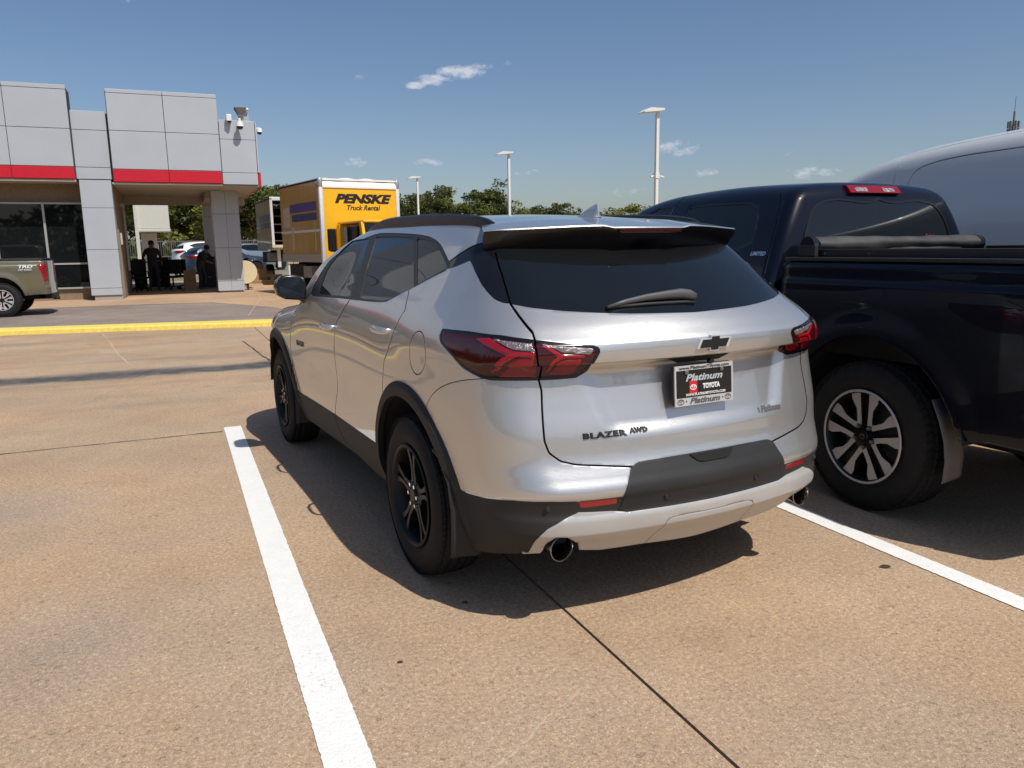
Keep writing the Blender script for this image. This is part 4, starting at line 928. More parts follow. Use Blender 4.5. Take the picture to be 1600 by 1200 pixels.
# Blazer: x back from rear axle, y right, z up
_S=cr([.12,.20,.28,.38,.50,.65,.80,.95,1.05,1.12,1.18,1.24,1.30,1.42,1.55,1.62,1.72],
      [.78,.835,.87,.897,.912,.922,.922,.915,.905,.893,.878,.850,.815,.750,.675,.628,.56])
_R=cr([.12,.22,.30,.36,.405,.420,.47,.50,.54,.572,.588,.63,.70,.80,.90,.97,1.03,1.055,1.0625,1.069,1.10,1.135,1.147,1.17,1.20,1.27,1.40,1.50,1.62,1.75],
      [.79,.83,.872,.920,.966,.977,.982,.974,.980,.990,.988,.970,.942,.925,.900,.885,.878,.880,.930,.941,.943,.939,.931,.910,.882,.80,.63,.475,.28,.10])
_Tx=cr([-3.85,-3.7,-3.3,-2.8,-2.45,-2.1,-1.7,-1.4,-1.0,-.6,-.2,.2,.45,.7],
       [.86,.97,1.07,1.125,1.18,1.40,1.595,1.65,1.67,1.668,1.65,1.615,1.59,1.55])
def flare(x,z):
    r=np.hypot(x,z-.37); r2=np.hypot(x+2.863,z-.37)
    w=sst(.30,.45,z)
    e=lambda r:np.clip((.540-r)/.03,0,1)**2*(3-2*np.clip((.540-r)/.03,0,1))
    return .018*w*(e(r)+e(r2))
def blz_f(x,y,z):
    a=np.abs(y)
    S=_S(z)
    S=S+.022*bump(x,-.02,.55)*bump(z,.88,.22)+.028*bump(x,-2.86,.5)*bump(z,.85,.25)
    S=S+.020*bump(x,.20,.42)*bump(z,1.12,.10)                 # rear haunch
    S=S-.020*bump(z,.72,.17)*sst(-2.5,-1.7,x)*(1-sst(-1.5,-.2,x))   # door hollow
    S=S-.25*np.clip(x-.34,0,1)**1.4+flare(x,z)
    S=S-.12*np.clip(x-.15,0,1)*sst(1.14,1.34,z)              # greenhouse narrows back
    S=S-.06*np.clip(-2.9-x,0,1.2)**1.5*1.6+.05*sst(-1.3,-1.9,x)*bump(z,1.38,.15)
    R=_R(z)-.20*a**2*(1+.6*sst(1.1,1.3,z))-.10*np.clip(a-.55,0,1)**1.2
    a0=.52-.38*(1.05-z)
    R=R-.016*(1-sst(-.05,.05,a-a0))*sst(.765,.83,z)*(1-sst(1.02,1.05,z))
    F=-3.80+.38*a**2.2+.0*z
    T=_Tx(x)-.07*a**2-.05*a**4*sst(-2.6,-2.2,x)
    g=smax(a-S,x-R,.12+.05*(1-sst(.5,.8,z)))
    g=smax(g,F-x,.25)
    g=smax(g,(z-T)*.9,.07+.08*(1-sst(-2.4,-1.8,x)))
    return g
def make_blz(fine=.010):
    L=.1+2.9
    rear=lin(0,PI/2*SA,fine)+[PI/2*SA]
    spine=lin(-.9,0,fine)+[]
    mid=lin(-L,-.9,fine*2)
    fr=lin(-L-PI/2*SA,-L,.06)
    u=fr+mid+spine+rear
    t=sorted(set(lin(.12-1.18,0,fine)+[-.1255,-.1225,-.1195,-.1165,-.1135,-.1105,-.047,-.039,-.033,-.028,-.595,-.589,-.605,-.763,-.757,-.770]))+lin(0,.28,fine)+lin(.28,PI/2*EA,fine*1.8)+[PI/2*EA]
    return Surf(blz_f,.1,-2.9,1.18,u,t)
json_feat={"lamp": [[0.2489, -0.0054], [0.4312, -0.0025], [0.5817, -0.0072], [0.694, -0.0205], [0.7989, -0.0357], [0.8863, -0.0447], [0.9119, -0.0546], [0.9177, -0.0695], [0.9034, -0.0984], [0.8681, -0.1538], [0.8269, -0.1749], [0.7651, -0.1774], [0.6964, -0.1777], [0.6162, -0.1763], [0.545, -0.1776], [0.5077, -0.1726], [0.4118, -0.1439], [0.3423, -0.1019], [0.2613, -0.0595], [0.2457, -0.0356]], "bandA": [[0.4678, -0.0258], [0.5357, -0.0187], [0.6295, -0.0603], [0.7014, -0.0653], [0.7016, -0.0827], [0.6464, -0.0799], [0.6086, -0.102], [0.5677, -0.1415], [0.5448, -0.1456], [0.5853, -0.0947], [0.608, -0.0757], [0.5281, -0.0468]], "lowA": [[0.5731, -0.1534], [0.6307, -0.1009], [0.6616, -0.0886], [0.7017, -0.0885], [0.6863, -0.1633], [0.5729, -0.1625]], "whiteA": [[0.5496, -0.0213], [0.6875, -0.0339], [0.7023, -0.0613], [0.6316, -0.0546], [0.5917, -0.0379]], "bandB": [[0.7215, -0.0406], [0.744, -0.0442], [0.7853, -0.0742], [0.8643, -0.0809], [0.8588, -0.0927], [0.7903, -0.0892], [0.765, -0.1058], [0.7273, -0.1503], [0.7169, -0.1498], [0.7602, -0.0936], [0.7754, -0.0824]], "lowB": [[0.7326, -0.1566], [0.775, -0.1034], [0.8007, -0.0955], [0.8535, -0.097], [0.8209, -0.1492], [0.7926, -0.1608]], "whiteB": [[0.718, -0.0371], [0.8863, -0.0543], [0.8931, -0.0651], [0.8808, -0.0797], [0.8535, -0.0762], [0.7904, -0.0685], [0.7595, -0.0502]], "gateL": [[0.5505, 0.0811], [0.6063, 0.0461], [0.6822, 0.0011], [0.6976, -0.0247], [0.7087, -0.0625], [0.7133, -0.1097], [0.7007, -0.179], [0.71, -0.2148], [0.715, -0.2851], [0.7223, -0.3549], [0.7279, -0.402], [0.7429, -0.4456], [0.7806, -0.4786], [0.8318, -0.494], [1.0359, -0.5205], [1.1005, -0.5227]], "glassB": [[0.5516, 0.0791], [0.6418, 0.0685], [0.7682, 0.0596], [0.9275, 0.0528], [1.0585, 0.0486], [1.2378, 0.0462], [1.3593, 0.047]], "glassL": [[0.3336, 0.287], [0.4542, 0.1812], [0.5505, 0.0811]], "dpil": [[-0.117, 0.2497], [-0.0157, 0.2348], [0.2261, 0.3259], [0.2741, 0.2979], [0.3364, 0.2985], [0.3777, 0.2562], [0.5506, 0.0801], [0.524, 0.0811], [0.4994, 0.0858], [0.476, 0.0917], [0.4493, 0.1024], [0.4118, 0.1196], [0.3677, 0.1431], [0.3232, 0.1713], [0.2671, 0.2058], [0.2351, 0.2238], [0.2089, 0.2359], [0.0555, 0.2042], [-0.0565, 0.2014]], "roofedge": [[-0.013, 0.2397], [0.2254, 0.3226]], "quarter": [[0.053, 0.2061], [0.1976, 0.2362], [0.2649, 0.2089], [0.3692, 0.1419], [0.448, 0.1036], [0.4994, 0.0858], [0.5489, 0.0791]], "dlo": [[-2.0752, 0.0111], [-1.9148, 0.1258], [-1.8267, 0.2637], [-1.3621, 0.3951], [-0.9806, 0.3864], [-0.6096, 0.3706], [-0.3883, 0.353], [-0.2244, 0.3203], [-0.1104, 0.2748], [0.0557, 0.2074], [-0.1201, 0.1628], [-0.2785, 0.1175], [-0.417, 0.082], [-0.5259, 0.0509], [-0.5848, 0.0416], [-0.8378, 0.0336], [-1.1916, 0.0289], [-1.7919, 0.0161]], "winF": [[-1.8448, 0.0296], [-1.8277, 0.157], [-1.7684, 0.2887], [-1.7177, 0.3516], [-1.3645, 0.3638], [-1.2651, 0.1985], [-1.2311, 0.0809], [-1.1974, 0.0405]], "winR": [[-1.2479, 0.3674], [-0.8862, 0.3629], [-0.6106, 0.3502], [-0.2899, 0.1151], [-0.4212, 0.0845], [-0.5344, 0.0558], [-0.6447, 0.0469], [-1.0049, 0.0425], [-1.1341, 0.1831]], "winQ": [[-0.5704, 0.3487], [-0.455, 0.3416], [-0.3514, 0.3272], [-0.2398, 0.3028], [-0.1531, 0.2713], [-0.0756, 0.2393], [0.0001, 0.2078], [-0.1287, 0.1699], [-0.273, 0.1279]], "doorB": [[-1.1743, 0.0194], [-1.3502, -0.1119], [-1.384, -0.2477], [-1.3895, -0.384], [-1.3879, -0.5206], [-1.4704, -0.694], [-1.415, -0.7644], [-1.3531, -0.8022]], "doorF": [[-2.1096, -0.0026], [-2.5269, -0.1252], [-2.4961, -0.1793], [-2.526, -0.3668], [-2.5127, -0.5765], [-2.5149, -0.697], [-2.8461, -0.9621]], "doorR": [[-0.319, 0.0959], [-0.2463, 0.027], [-0.3129, -0.0963], [-0.403, -0.2204], [-0.4157, -0.3315]], "clad": [[-2.6117, -0.6879], [-2.5149, -0.697], [-1.493, -0.6821], [-0.7358, -0.6836]], "flareO": [[-0.7448, -0.6927], [-0.7096, -0.5797], [-0.6352, -0.4732], [-0.517, -0.383], [-0.3715, -0.3216], [-0.2356, -0.2918], [-0.0898, -0.2867], [0.0546, -0.3145], [0.1374, -0.3574], [0.2033, -0.4264], [0.245, -0.4827], [0.2794, -0.5567], [0.3229, -0.6199], [0.3574, -0.6394]], "archI": [[-0.7436, -0.8783], [-0.6708, -0.6762], [-0.6354, -0.5649], [-0.5652, -0.4706], [-0.357, -0.3832], [-0.2296, -0.348], [-0.0946, -0.3434], [0.0183, -0.3715], [0.0946, -0.3993], [0.1494, -0.4637], [0.1913, -0.5379], [0.2432, -0.5913]], "sillB": [[-2.7731, -0.9744], [-2.1111, -0.8829], [-1.5597, -0.8674], [-1.1126, -0.8535], [-0.7679, -0.8849]], "cladR": [[0.3241, -0.6416], [0.4177, -0.6501], [0.524, -0.6399], [0.6287, -0.624], [0.754, -0.6202], [0.8385, -0.6269]], "bumpB": [[0.3755, -0.9139], [0.4805, -0.8907], [0.6601, -0.8561]], "refl": [[0.8427, -0.6276], [0.9792, -0.6291], [0.9753, -0.6508], [0.8507, -0.6536]], "insert": [[0.9884, -0.6772], [0.999, -0.635], [1.0354, -0.5224], [1.0636, -0.5073], [1.1031, -0.5049], [1.253, -0.5022], [1.3872, -0.5009]], "insertB": [[0.9884, -0.6772], [1.018, -0.693], [1.0697, -0.695], [1.2102, -0.6945], [1.3701, -0.6935]], "skidT": [[0.6611, -0.8521], [0.6979, -0.7827], [0.7438, -0.7284], [0.8005, -0.6916], [0.8421, -0.6714], [0.9591, -0.6806], [1.018, -0.693]], "skidB": [[0.7056, -0.8514], [0.8392, -0.8498], [0.9173, -0.8663], [1.118, -0.8694], [1.2606, -0.8804], [1.3832, -0.8865]], "skseam": [[1.1217, -0.8815], [1.1867, -0.7454], [1.2162, -0.7369], [1.2868, -0.7348], [1.3614, -0.7364]], "fuel": [[0.0213, -0.0351], [0.1701, -0.111], [0.0582, -0.2181], [-0.0783, -0.1399]], "fflO": [[-2.9691, -0.292], [-2.7484, -0.3401], [-2.6418, -0.4733], [-2.6133, -0.6148], [-2.554, -0.6935]], "fflI": [[-2.9954, -0.4143], [-2.8196, -0.4351], [-2.8145, -0.6439]], "roofseam": [[0.2318, 0.3192], [0.156, 0.3712], [0.036, 0.4305], [0.0201, 0.4496], [0.0641, 0.4576], [-0.0371, 0.54], [0.095, 0.6964], [0.247, 0.9924], [-0.0381, 1.0015]], "bseam": [[0.1431, -0.354], [0.1892, -0.2928], [0.2806, -0.2332], [0.4033, -0.1925], [0.4949, -0.1759]], "notch": [[0.7056, -0.8514], [0.7291, -0.7966], [0.7674, -0.7609], [0.8084, -0.7638], [0.8354, -0.8019], [0.8392, -0.8498]], "glassT": [[0.3336, 0.287], [0.4278, 0.2849], [1.3432, 0.4196]]}
# ------------------------------------------------------------ silver crossover
FE=json_feat
for k in FE: FE[k]=np.array(FE[k])
UC=PI/2*SA; TC=PI/2*EA
def build_crossover():
    root=thing('parked_crossover','silver crossover with black wheels and roof rails parked nose-in between the white stripes','car',(1.8425,3.3781,0),-PI/2+.0739)
    S=make_blz(.0105); sk=Skin(S)
    def poly(name,n=2,extra=None):
        p=FE[name] if extra is None else extra
        return chaikin(p,n) if n else p
    def gp(pl): return lambda P,U: sdpoly(U,pl)
    lamp=FE['lamp']; dlo=poly('dlo',2)
    zl=lambda U,pts: np.interp(U[...,0],pts[:,0],pts[:,1])
    # lower edge of the body and the exhaust cut-outs
    sb=FE['sillB']; bb=FE['bumpB']; sk_=FE['skidB']; no=FE['notch']
    und=np.vstack([[[-5,-.86],[-3.2,-.93]],sb[1:],[[-.55,-.885],[.2,-.885]],bb,no[no[:,0].argsort()],sk_[2:],[[UC,sk_[-1,1]]]]); und=und[und[:,0].argsort(kind='stable')]
    cl=FE['clad'][1:]; cR=FE['cladR']; clt=np.vstack([[[-5,-.62],[-3.0,-.70]],cl,[[-.3,-.68],[.2,-.66]],cR,[[UC,cR[-1,1]]]]); clt=clt[clt[:,0].argsort(kind='stable')]
    HW=.372
    r1=lambda P: np.hypot(P[...,0],P[...,2]-HW); r2=lambda P: np.hypot(P[...,0]+2.863,P[...,2]-HW)
    g_arch=lambda P,U: np.where(U[...,0]<.75,np.minimum(r1(P),r2(P))-.468,1.)
    g_flare=lambda P,U: np.where(U[...,0]<.75,np.minimum(r1(P),r2(P))-.532,1.)
    g_und=lambda P,U: U[...,1]-zl(U,und)
    g_clad=lambda P,U: np.minimum(U[...,1]-zl(U,clt),g_flare(P,U))
    gl=FE['gateL']; gb=FE['glassB']; gL=FE['glassL']
    gate=np.vstack([[[gL[0,0]-.02,TC*.62]],gL[:-1],gl,[[UC+.1,gl[-1,1]]],[[UC+.1,TC*.62]]])
    g_gate=lambda P,U: sdpoly(U,gate)
    gtop=FE['glassL'][0,1]+.02
    gbl=np.vstack([gb[:-1],[[UC,gb[-1,1]-.004]]])
    g_gb=lambda P,U: U[...,1]-np.interp(U[...,0],gbl[:,0],gbl[:,1])
    ins=FE['insert'];ib=FE['insertB']
    insp=np.vstack([ins[:-1],[[UC+.1,ins[-1,1]]],[[UC+.1,ib[-1,1]]],ib[::-1][1:-1]])
    insp=np.vstack([ins[:-1],[[UC+.1,ins[-2,1]+.001]],[[UC+.1,ib[-1,1]-.002]],ib[::-1][1:-1]])
    skt=FE['skidT']; zsk=np.vstack([skt,[[UC,skt[-1,1]-.002]]]); zsk=zsk[zsk[:,0].argsort()]
    g_sk=lambda P,U: np.where(U[...,0]>skt[0,0]-.02,U[...,1]-np.interp(U[...,0],zsk[:,0],zsk[:,1]),1.)
    dp=FE['dpil']; refl=FE['refl']
    fc=FE['fuel']; fcx=(fc[:,0].min()+fc[:,0].max())/2; fcz=(fc[:,1].min()+fc[:,1].max())/2
    g_fuel=lambda P,U: np.hypot((U[...,0]-fcx),(U[...,1]-fcz))-.092
    line=lambda L: (lambda P,U: sdline(U,L))
    dF=FE['doorF']; dB=FE['doorB']; dR=FE['doorR']
    up_=lambda L: np.vstack([L[0]+(L[0]-L[1])/np.linalg.norm(L[0]-L[1])*.05,L]); dn_=lambda L: np.vstack([L,L[-1]+(L[-1]-L[-2])/np.linalg.norm(L[-1]-L[-2])*.06])
    dF=dn_(np.vstack([[FE['dlo'][0]+np.array([.09,.03])],[FE['dlo'][0]+np.array([-.02,-.004])],dF[1:]])); dB=dn_(up_(dB)); dR=up_(dR)
    dRl=np.vstack([dR,[[dR[-1,0]-.005,-.36]],[[dR[-1,0]-.01,-.42]]])
    roofx=.085
    g_roofs=lambda P,U: np.where(U[...,1]>.27,U[...,0]-np.interp(U[...,1],[.27,.30,.319,.371,.430,.50,.60,1.1],[.29,.25,.232,.156,.036,.0,-.012,-.015]),-1.)
    g_ws=lambda P,U: np.maximum.reduce([-(P[...,0]+2.42-.25*P[...,1]**2*0),P[...,0]+1.50+.0*P[...,1],np.abs(P[...,1])-(.66-.10*(P[...,2]-1.2)),1.20-P[...,2]])
    bs=chaikin(dn_(up_(FE['bseam'])),2,False)
    W=.0032
    def sgl(L):
        def g(P,U):
            best=None
            for i in range(len(L)-1):
                a,b=L[i],L[i+1]; ex,ey=b-a; wx,wy=U[...,0]-a[0],U[...,1]-a[1]; t=np.clip((wx*ex+wy*ey)/max(ex*ex+ey*ey,1e-12),0,1); d=np.hypot(wx-ex*t,wy-ey*t); s_=np.where(ex*wy-ey*wx>0,1,-1)*d
                best=s_ if best is None else np.where(d<np.abs(best),s_,best)
            return best
        return g
    cuts=[g_arch,g_und,g_clad,lambda P,U:g_gate(P,U)+W,lambda P,U:g_gate(P,U)-W,g_gb,lambda P,U:U[...,1]-gtop,
      gp(lamp),lambda P,U:sdpoly(U,lamp)+.012,gp(dlo),gp(dp),lambda P,U:g_fuel(P,U)-.0022,lambda P,U:g_fuel(P,U)+.0022,g_ws,
      gp(insp),g_sk,gp(refl),g_roofs,lambda P,U:g_roofs(P,U)-.006,
      gp(FE['winF']),gp(FE['winR']),gp(FE['winQ'])]
    for L,w_ in ((dF,.0032),(dB,.0034),(dRl,.0032),(bs,.0016)):
        for s_ in (-1,1): cuts.append((lambda L,w_:lambda P,U:sgl(L)(P,U)+w_)(L,w_*s_))
    for n in ('bandA','lowA','whiteA','bandB','lowB','whiteB'): cuts.append(gp(FE[n]))
    ss=FE['skseam']; ss=np.vstack([ss,[[UC,ss[-1,1]]]])
    for w_ in (-.0014,.0014): cuts.append((lambda w_:lambda P,U:sgl(ss)(P,U)+w_)(w_))
    for c in cuts: sk.split(c)
    F,cP,cU=sk.faces()
    R={}
    lab=np.array(['body']*len(F),dtype=object)
    ci=lambda g: g(cP,cU)<0
    body_clad=ci(g_clad); lab[body_clad]='clad'
    lab[ci(gp(insp))]='insert'
    lab[ci(g_sk)&(cU[:,0]>skt[0,0]-.02)]='skid'
    lab[ci(gp(refl))]='refl'
    lab[ci(gp(dp))]='dpil'
    gt=ci(g_gate); up=cU[:,1]>np.interp(cU[:,0],gbl[:,0],gbl[:,1])
    lab[gt&up&(cU[:,1]<gtop)]='glass'; lab[gt&up&(cU[:,1]>=gtop)]='header'
    lab[gt&~up&(lab=='body')]='gate'
    rs=g_roofs(cP,cU); top=cU[:,1]>.275
    lab[(rs>.006)&top&(lab=='body')]='header'
    lab[(rs>0)&(rs<.006)&top&(lab=='body')]='gap'
    d_=sdpoly(cU,dlo)<0; lab[d_]='trim'
    for n in ('winF','winR','winQ'): lab[sdpoly(cU,FE[n])<0]=n
    lab[ci(g_ws)]='ws'
    # lamps
    sdl=sdpoly(cU,lamp); inn=sdl<0
    lab[inn]='lamp_dark'; lab[inn&(sdl>-.012)]='lamp_bezel'
    for n in ('bandA','lowA','whiteA','bandB','lowB','whiteB'): lab[(sdpoly(cU,FE[n])<0)&(sdl<-.012)]='lamp_'+n
    gg=g_gate(cP,cU)
    lab[(np.abs(gg)<W)&(cU[:,1]<gtop)&(lab!='insert')&(lab!='skid')&(lab!='clad')]='gap'
    for L in (dF,dB,dRl): lab[(sdline(cU,L)<.0033)&np.isin(lab,['body','clad'])]='gap'
    lab[(sdline(cU,bs)<.0016)&(lab=='body')]='gap'
    lab[(np.abs(g_fuel(cP,cU))<.0022)&(lab=='body')]='gap'
    lab[(sdline(cU,ss)<.0014)&(lab=='skid')]='gap'
    lab[ci(g_arch)]='drop'; lab[ci(g_und)]='drop'
    lab[(lab=='dpil')&ci(g_gate)&up]='glass'
    groups={}
    for f,l in zip(F,lab): groups.setdefault(l,[]).append(f)
    # connected panels of the painted body and of the cladding
    def comps(fs):
        par={}
        def find(a):
            while par[a]!=a: par[a]=par[par[a]]; a=par[a]
            return a
        for f in fs:
            for v in f: par.setdefault(v,v)
            r=find(f[0])
            for v in f[1:]: par[find(v)]=r
        out={}
        for f in fs: out.setdefault(find(f[0]),[]).append(f)
        return [c for c in out.values() if len(c)>6]
    B=(-1,1)
    for c in comps(groups['body']):
        vs=np.array(sorted({v for f in c for v in f})); m=sk.P[vs].mean(0); n=len(c); mx=sk.P[vs,0].max(); mn=sk.P[vs,0].min()
        if mx-mn<.25 and n<900: nm='fuel_door'; sides=(-1,)
        elif mn<-3: nm='front_body'; sides=B
        elif m[2]>1.4: nm='roof'; sides=B
        elif mx<-1: nm='front_door'; sides=B
        elif mx<.1 and mn<-.9: nm='rear_door'; sides=B
        elif mx>.8: nm='rear_bumper'; sides=B
        else: nm='quarter_panel'; sides=B
        if nm in('front_door','rear_door','quarter_panel','rear_bumper'):
            for s_ in B: skin_part(nm,sk,c,SILVER,root,(s_,),soft=.15,fm=DARK)  # panel edges coloured black to deepen the shade in the gaps
        else: skin_part(nm,sk,c,SILVER,root,sides,soft=.15,fm=DARK)
        if nm=='fuel_door': skin_part('quarter_panel_patch',sk,c,SILVER,root,(1,),soft=0,flange=0)
    for c in comps(groups['clad']):
        vs=sorted({v for f in c for v in f}); mn=sk.P[vs,0].min(); mx=sk.P[vs,0].max()
        skin_part('rear_cladding' if mx>.6 else 'sill_cladding',sk,c,CLAD,root,B,off=.002,soft=.1,flange=.03,fm=DARK)
    g_=skin_part('tailgate',sk,groups['gate'],SILVER,root,soft=.15,fm=DARK)
    skin_part('rear_window',sk,groups['glass'],GLASSD,root,off=-.001,flange=.01)
    if 'header' in groups: skin_part('tailgate_header',sk,groups['header'],GBLACK,root,off=-.004,flange=.01)
    for s_ in B:
        skin_part('pillar_trim',sk,groups['dpil'],GBLACK,root,(s_,),off=-.003,soft=.0)
        skin_part('window_trim',sk,groups['trim'],TRIMB,root,(s_,),off=-.002,soft=.0,flange=.01)
        for n in ('winF','winR','winQ'): 
            if n in groups: skin_part('side_window',sk,groups[n],GLASSD,root,(s_,),off=-.006,flange=.004)
    skin_part('windscreen',sk,groups['ws'],GLASSD,root,off=-.002)
    ip=skin_part('bumper_insert',sk,groups['insert'],PLASTIC,root,off=.005,soft=.25,flange=.025)
    skin_part('skid_plate',sk,groups['skid'],SATINS,root,off=.006,soft=.4,flange=.04)
    for s_ in B: skin_part('reflector',sk,groups['refl'],REDR,root,(s_,),off=.002,flange=.01)
    for s_ in B:
        lt=skin_part('tail_lamp',sk,groups['lamp_dark'],LENSD,root,(s_,),off=-.001)
        skin_part('bezel',sk,groups['lamp_bezel'],GBLACK,lt,(s_,),off=.0,soft=.3)
        for n,m_ in (('bandA',LENSB),('bandB',LENSB),('lowA',LENSR),('lowB',LENSR),('whiteA',LENSW),('whiteB',LENSW)):
            if 'lamp_'+n in groups: skin_part('light_bar' if n[:4]=='band' else ('reversing_lens' if n[:5]=='white' else 'brake_lens'),sk,groups['lamp_'+n],m_,lt,(s_,),off=.0008,soft=.6,flange=.002)
        # vertical ribs in the clear lens
    drop=lambda c: (np.hypot(c[0],c[2]-HW)<.50 and abs(c[1])>.5) or (np.hypot(c[0]+2.863,c[2]-HW)<.50 and abs(c[1])>.5) or c[2]<.36
    skin_shell('inner_shell',S,.022,DARK,root,drop)
    # wheel housings and underbody
    for cx in (0,-2.863):
        for sy in (-1,1):
            mb=MB(); n=20; V=[];
            for i in range(n+1):
                t=math.radians(6+168*i/n); V+= [(cx+.495*math.cos(t),sy*.925,HW+.495*math.sin(t)),(cx+.495*math.cos(t),sy*.45,HW+.495*math.sin(t))]
            F_=[(2*i,2*i+1,2*i+3,2*i+2) for i in range(n)]; F_.append(tuple(2*i+1 for i in range(n+1)))
            mb.add(V,F_); mb.build('wheel_housing',BULB,root)
    mb=MB(); mb.box((-3.3,-.44,.26),(.70,.44,.36)); mb.box((-2.35,-.80,.26),(-.52,.80,.33)); mb.box((.5,-.5,.42),(.76,.5,.50)); mb.tube((0,-.7,.36),(0,.7,.36),.04); mb.build('underbody',DARK,root)
    # ---- spoiler
    n=60; V=[];k=7
    ys=np.linspace(-1,1,n+1)
    zr=lambda x,y: (lambda lo,hi:[lo,hi])(0,0)
    def topz(x,y):
        lo,hi=1.2,1.9
        for _ in range(24):
            m_=(lo+hi)/2
            if blz_f(np.array(x),np.array(y),np.array(m_))<0: lo=m_
            else: hi=m_
        return lo
    for q in ys:
        yl=.600*q; yt=.690*q; a=abs(q)
        e=max(0,(a-.90)/.10); xl=roofx+.012+.15*abs(yl)**3; zl_=topz(xl,yl)+.004
        xt=.560-.205*a*a-.02*e*e; zt=1.571+.008*(float(sst(.27,.33,a)))-.012*float(sst(.35,1,a))-.004*e*e
        xm=xl+(xt-xl)*.5; ym=(yl+yt)/2; zm=(zl_+zt)/2+.008
        xg=float(surf_x(blz_f,yt*.97,1.492,.1,1.0)); 
        V+=[(xl,yl,zl_-.02),(xl,yl,zl_),(xm,ym,zm),(xt-.004,yt,zt),(xt,yt*.998,zt-.005),(xt-.006,yt*.997,zt-.026),(max(xg-.01,.2),yt*.975,1.486),(xl+.06,yl,1.47)]
    k=8; F_=[];MI=[]
    for i in range(n):
        for j in range(k-1): F_.append((i*k+j,(i+1)*k+j,(i+1)*k+j+1,i*k+j+1)); MI.append(0 if j<4 else 1)
    F_+= [(0,1,2,3,4,5),(0,5,6,7),tuple(n*k+i for i in (5,4,3,2,1,0)),tuple(n*k+i for i in (7,6,5,0))]; MI+=[0,1,0,1]
    sp=obj('spoiler',V,F_,[SILVER,GBLACK],root,mi=MI)
    bm=bmesh.new(); bm.from_mesh(sp.data); bmesh.ops.recalc_face_normals(bm,faces=bm.faces)
    for f in bm.faces: f.smooth=True
    for ee in bm.edges:
        if len(ee.link_faces)==2 and ee.calc_face_angle(0)>math.radians(35): ee.smooth=False
    bm.to_mesh(sp.data); bm.free()
    mb=MB(); mb.box((.540,-.165,1.5505),(.5585,.165,1.5625),bev=.003); mb.build('brake_light',LENSD,sp)
    # ---- roof fin
    mb=MB(); prof=[(-.055,0,.002),(-.02,.012,.004),(.03,.028,.006),(.08,.046,.006),(.115,.056,.005),(.148,.060,.003),(.150,.03,.008),(.158,-.004,.022)]
    z0=topz(.05,0)-.004; V=[];F_=[]
    st=[(-.06,.001,.02),(-.02,.012,.03),(.02,.026,.034),(.06,.041,.036),(.10,.053,.034),(.135,.061,.03),(.15,.062,.02),(.158,.0,.012)]
    for x,h,b_ in st: V+=[(x,-b_,z0),(x,-b_*.30,z0+h*.45),(x,-.003,z0+h),(x,.003,z0+h),(x,b_*.30,z0+h*.45),(x,b_,z0)]
    for i in range(len(st)-1):
        for j in range(5): F_.append((i*6+j,i*6+j+1,(i+1)*6+j+1,(i+1)*6+j))
    F_+= [tuple(range(6)),tuple((len(st)-1)*6+i for i in range(5,-1,-1))]
    mb.add(V,F_); mb.build('antenna_fin',SILVER,root,auto=50)
    # ---- roof rails
    rl=cr([-1.52,-1.40,-1.19,-.756,-.234,.12,.20,.26],[.0,.024,.038,.043,.041,.035,.025,.0])
    for sy in (-1,1):
        V=[];F_=[]; xs=np.linspace(-1.52,.26,46)
        for x in xs:
            y=.597-.02*((x+.6)/.9)**2; zb=topz(x,y)-.006; h=float(rl(x))+.006
            V+=[(x,sy*(y-.024),zb),(x,sy*(y-.018),zb+h*.9),(x,sy*(y-.006),zb+h),(x,sy*(y+.006),zb+h),(x,sy*(y+.020),zb+h*.8),(x,sy*(y+.026),zb-.012)]
        for i in range(len(xs)-1):
            for j in range(5): F_.append((i*6+j,i*6+j+1,(i+1)*6+j+1,(i+1)*6+j))
        F_+= [tuple(range(6)),tuple((len(xs)-1)*6+i for i in range(5,-1,-1))]
        mb=MB(); mb.add(V,F_); mb.build('roof_rail',RAILB,root,auto=40)
    # ---- mirrors
    for sy in (-1,1):
        out=[(.885,1.17),(.93,1.163),(1.02,1.172),(1.066,1.20),(1.078,1.25),(1.066,1.30),(1.03,1.328),(.95,1.33),(.892,1.318),(.878,1.25)]
        V=[];n=len(out); cy,cz=.98,1.248
        for x,s_ in ((-2.045,.93),(-2.05,1.),(-2.10,1.02),(-2.17,.96),(-2.23,.78),(-2.26,.45)):
            V+=[(x,sy*(cy+(y-cy)*s_),cz+(z-cz)*s_) for y,z in out]
        F_=[(j*n+i,j*n+(i+1)%n,(j+1)*n+(i+1)%n,(j+1)*n+i) for j in range(5) for i in range(n)]+[tuple(range(n)),tuple(range(6*n-1,5*n-1,-1))]
        mb=MB(); mb.add(V,F_); mb.add([(-2.10,sy*.86,1.10),(-2.2,sy*.86,1.12),(-2.2,sy*.93,1.18),(-2.08,sy*.93,1.17),(-2.06,sy*.86,1.16),(-2.2,sy*.86,1.17),(-2.2,sy*.95,1.22),(-2.06,sy*.95,1.22)],[(0,1,2,3),(4,7,6,5),(0,4,5,1),(1,5,6,2),(2,6,7,3),(3,7,4,0)])
        mr=mb.build('wing_mirror',GBLACK,root,auto=50)
        V=[(-2.0435,sy*(cy+(y-cy)*.86),cz+(z-cz)*.86) for y,z in out]+[(-2.0455,sy*(cy+(y-cy)*.86),cz+(z-cz)*.86) for y,z in out]
        mb=MB(); mb.add(V,[tuple(range(n)),tuple(range(2*n-1,n-1,-1))]+[(i,(i+1)%n,n+(i+1)%n,n+i) for i in range(n)]); mb.build('mirror_glass',mat('mirror_glass',(.035,.045,.055),.03,metal=.6),mr)
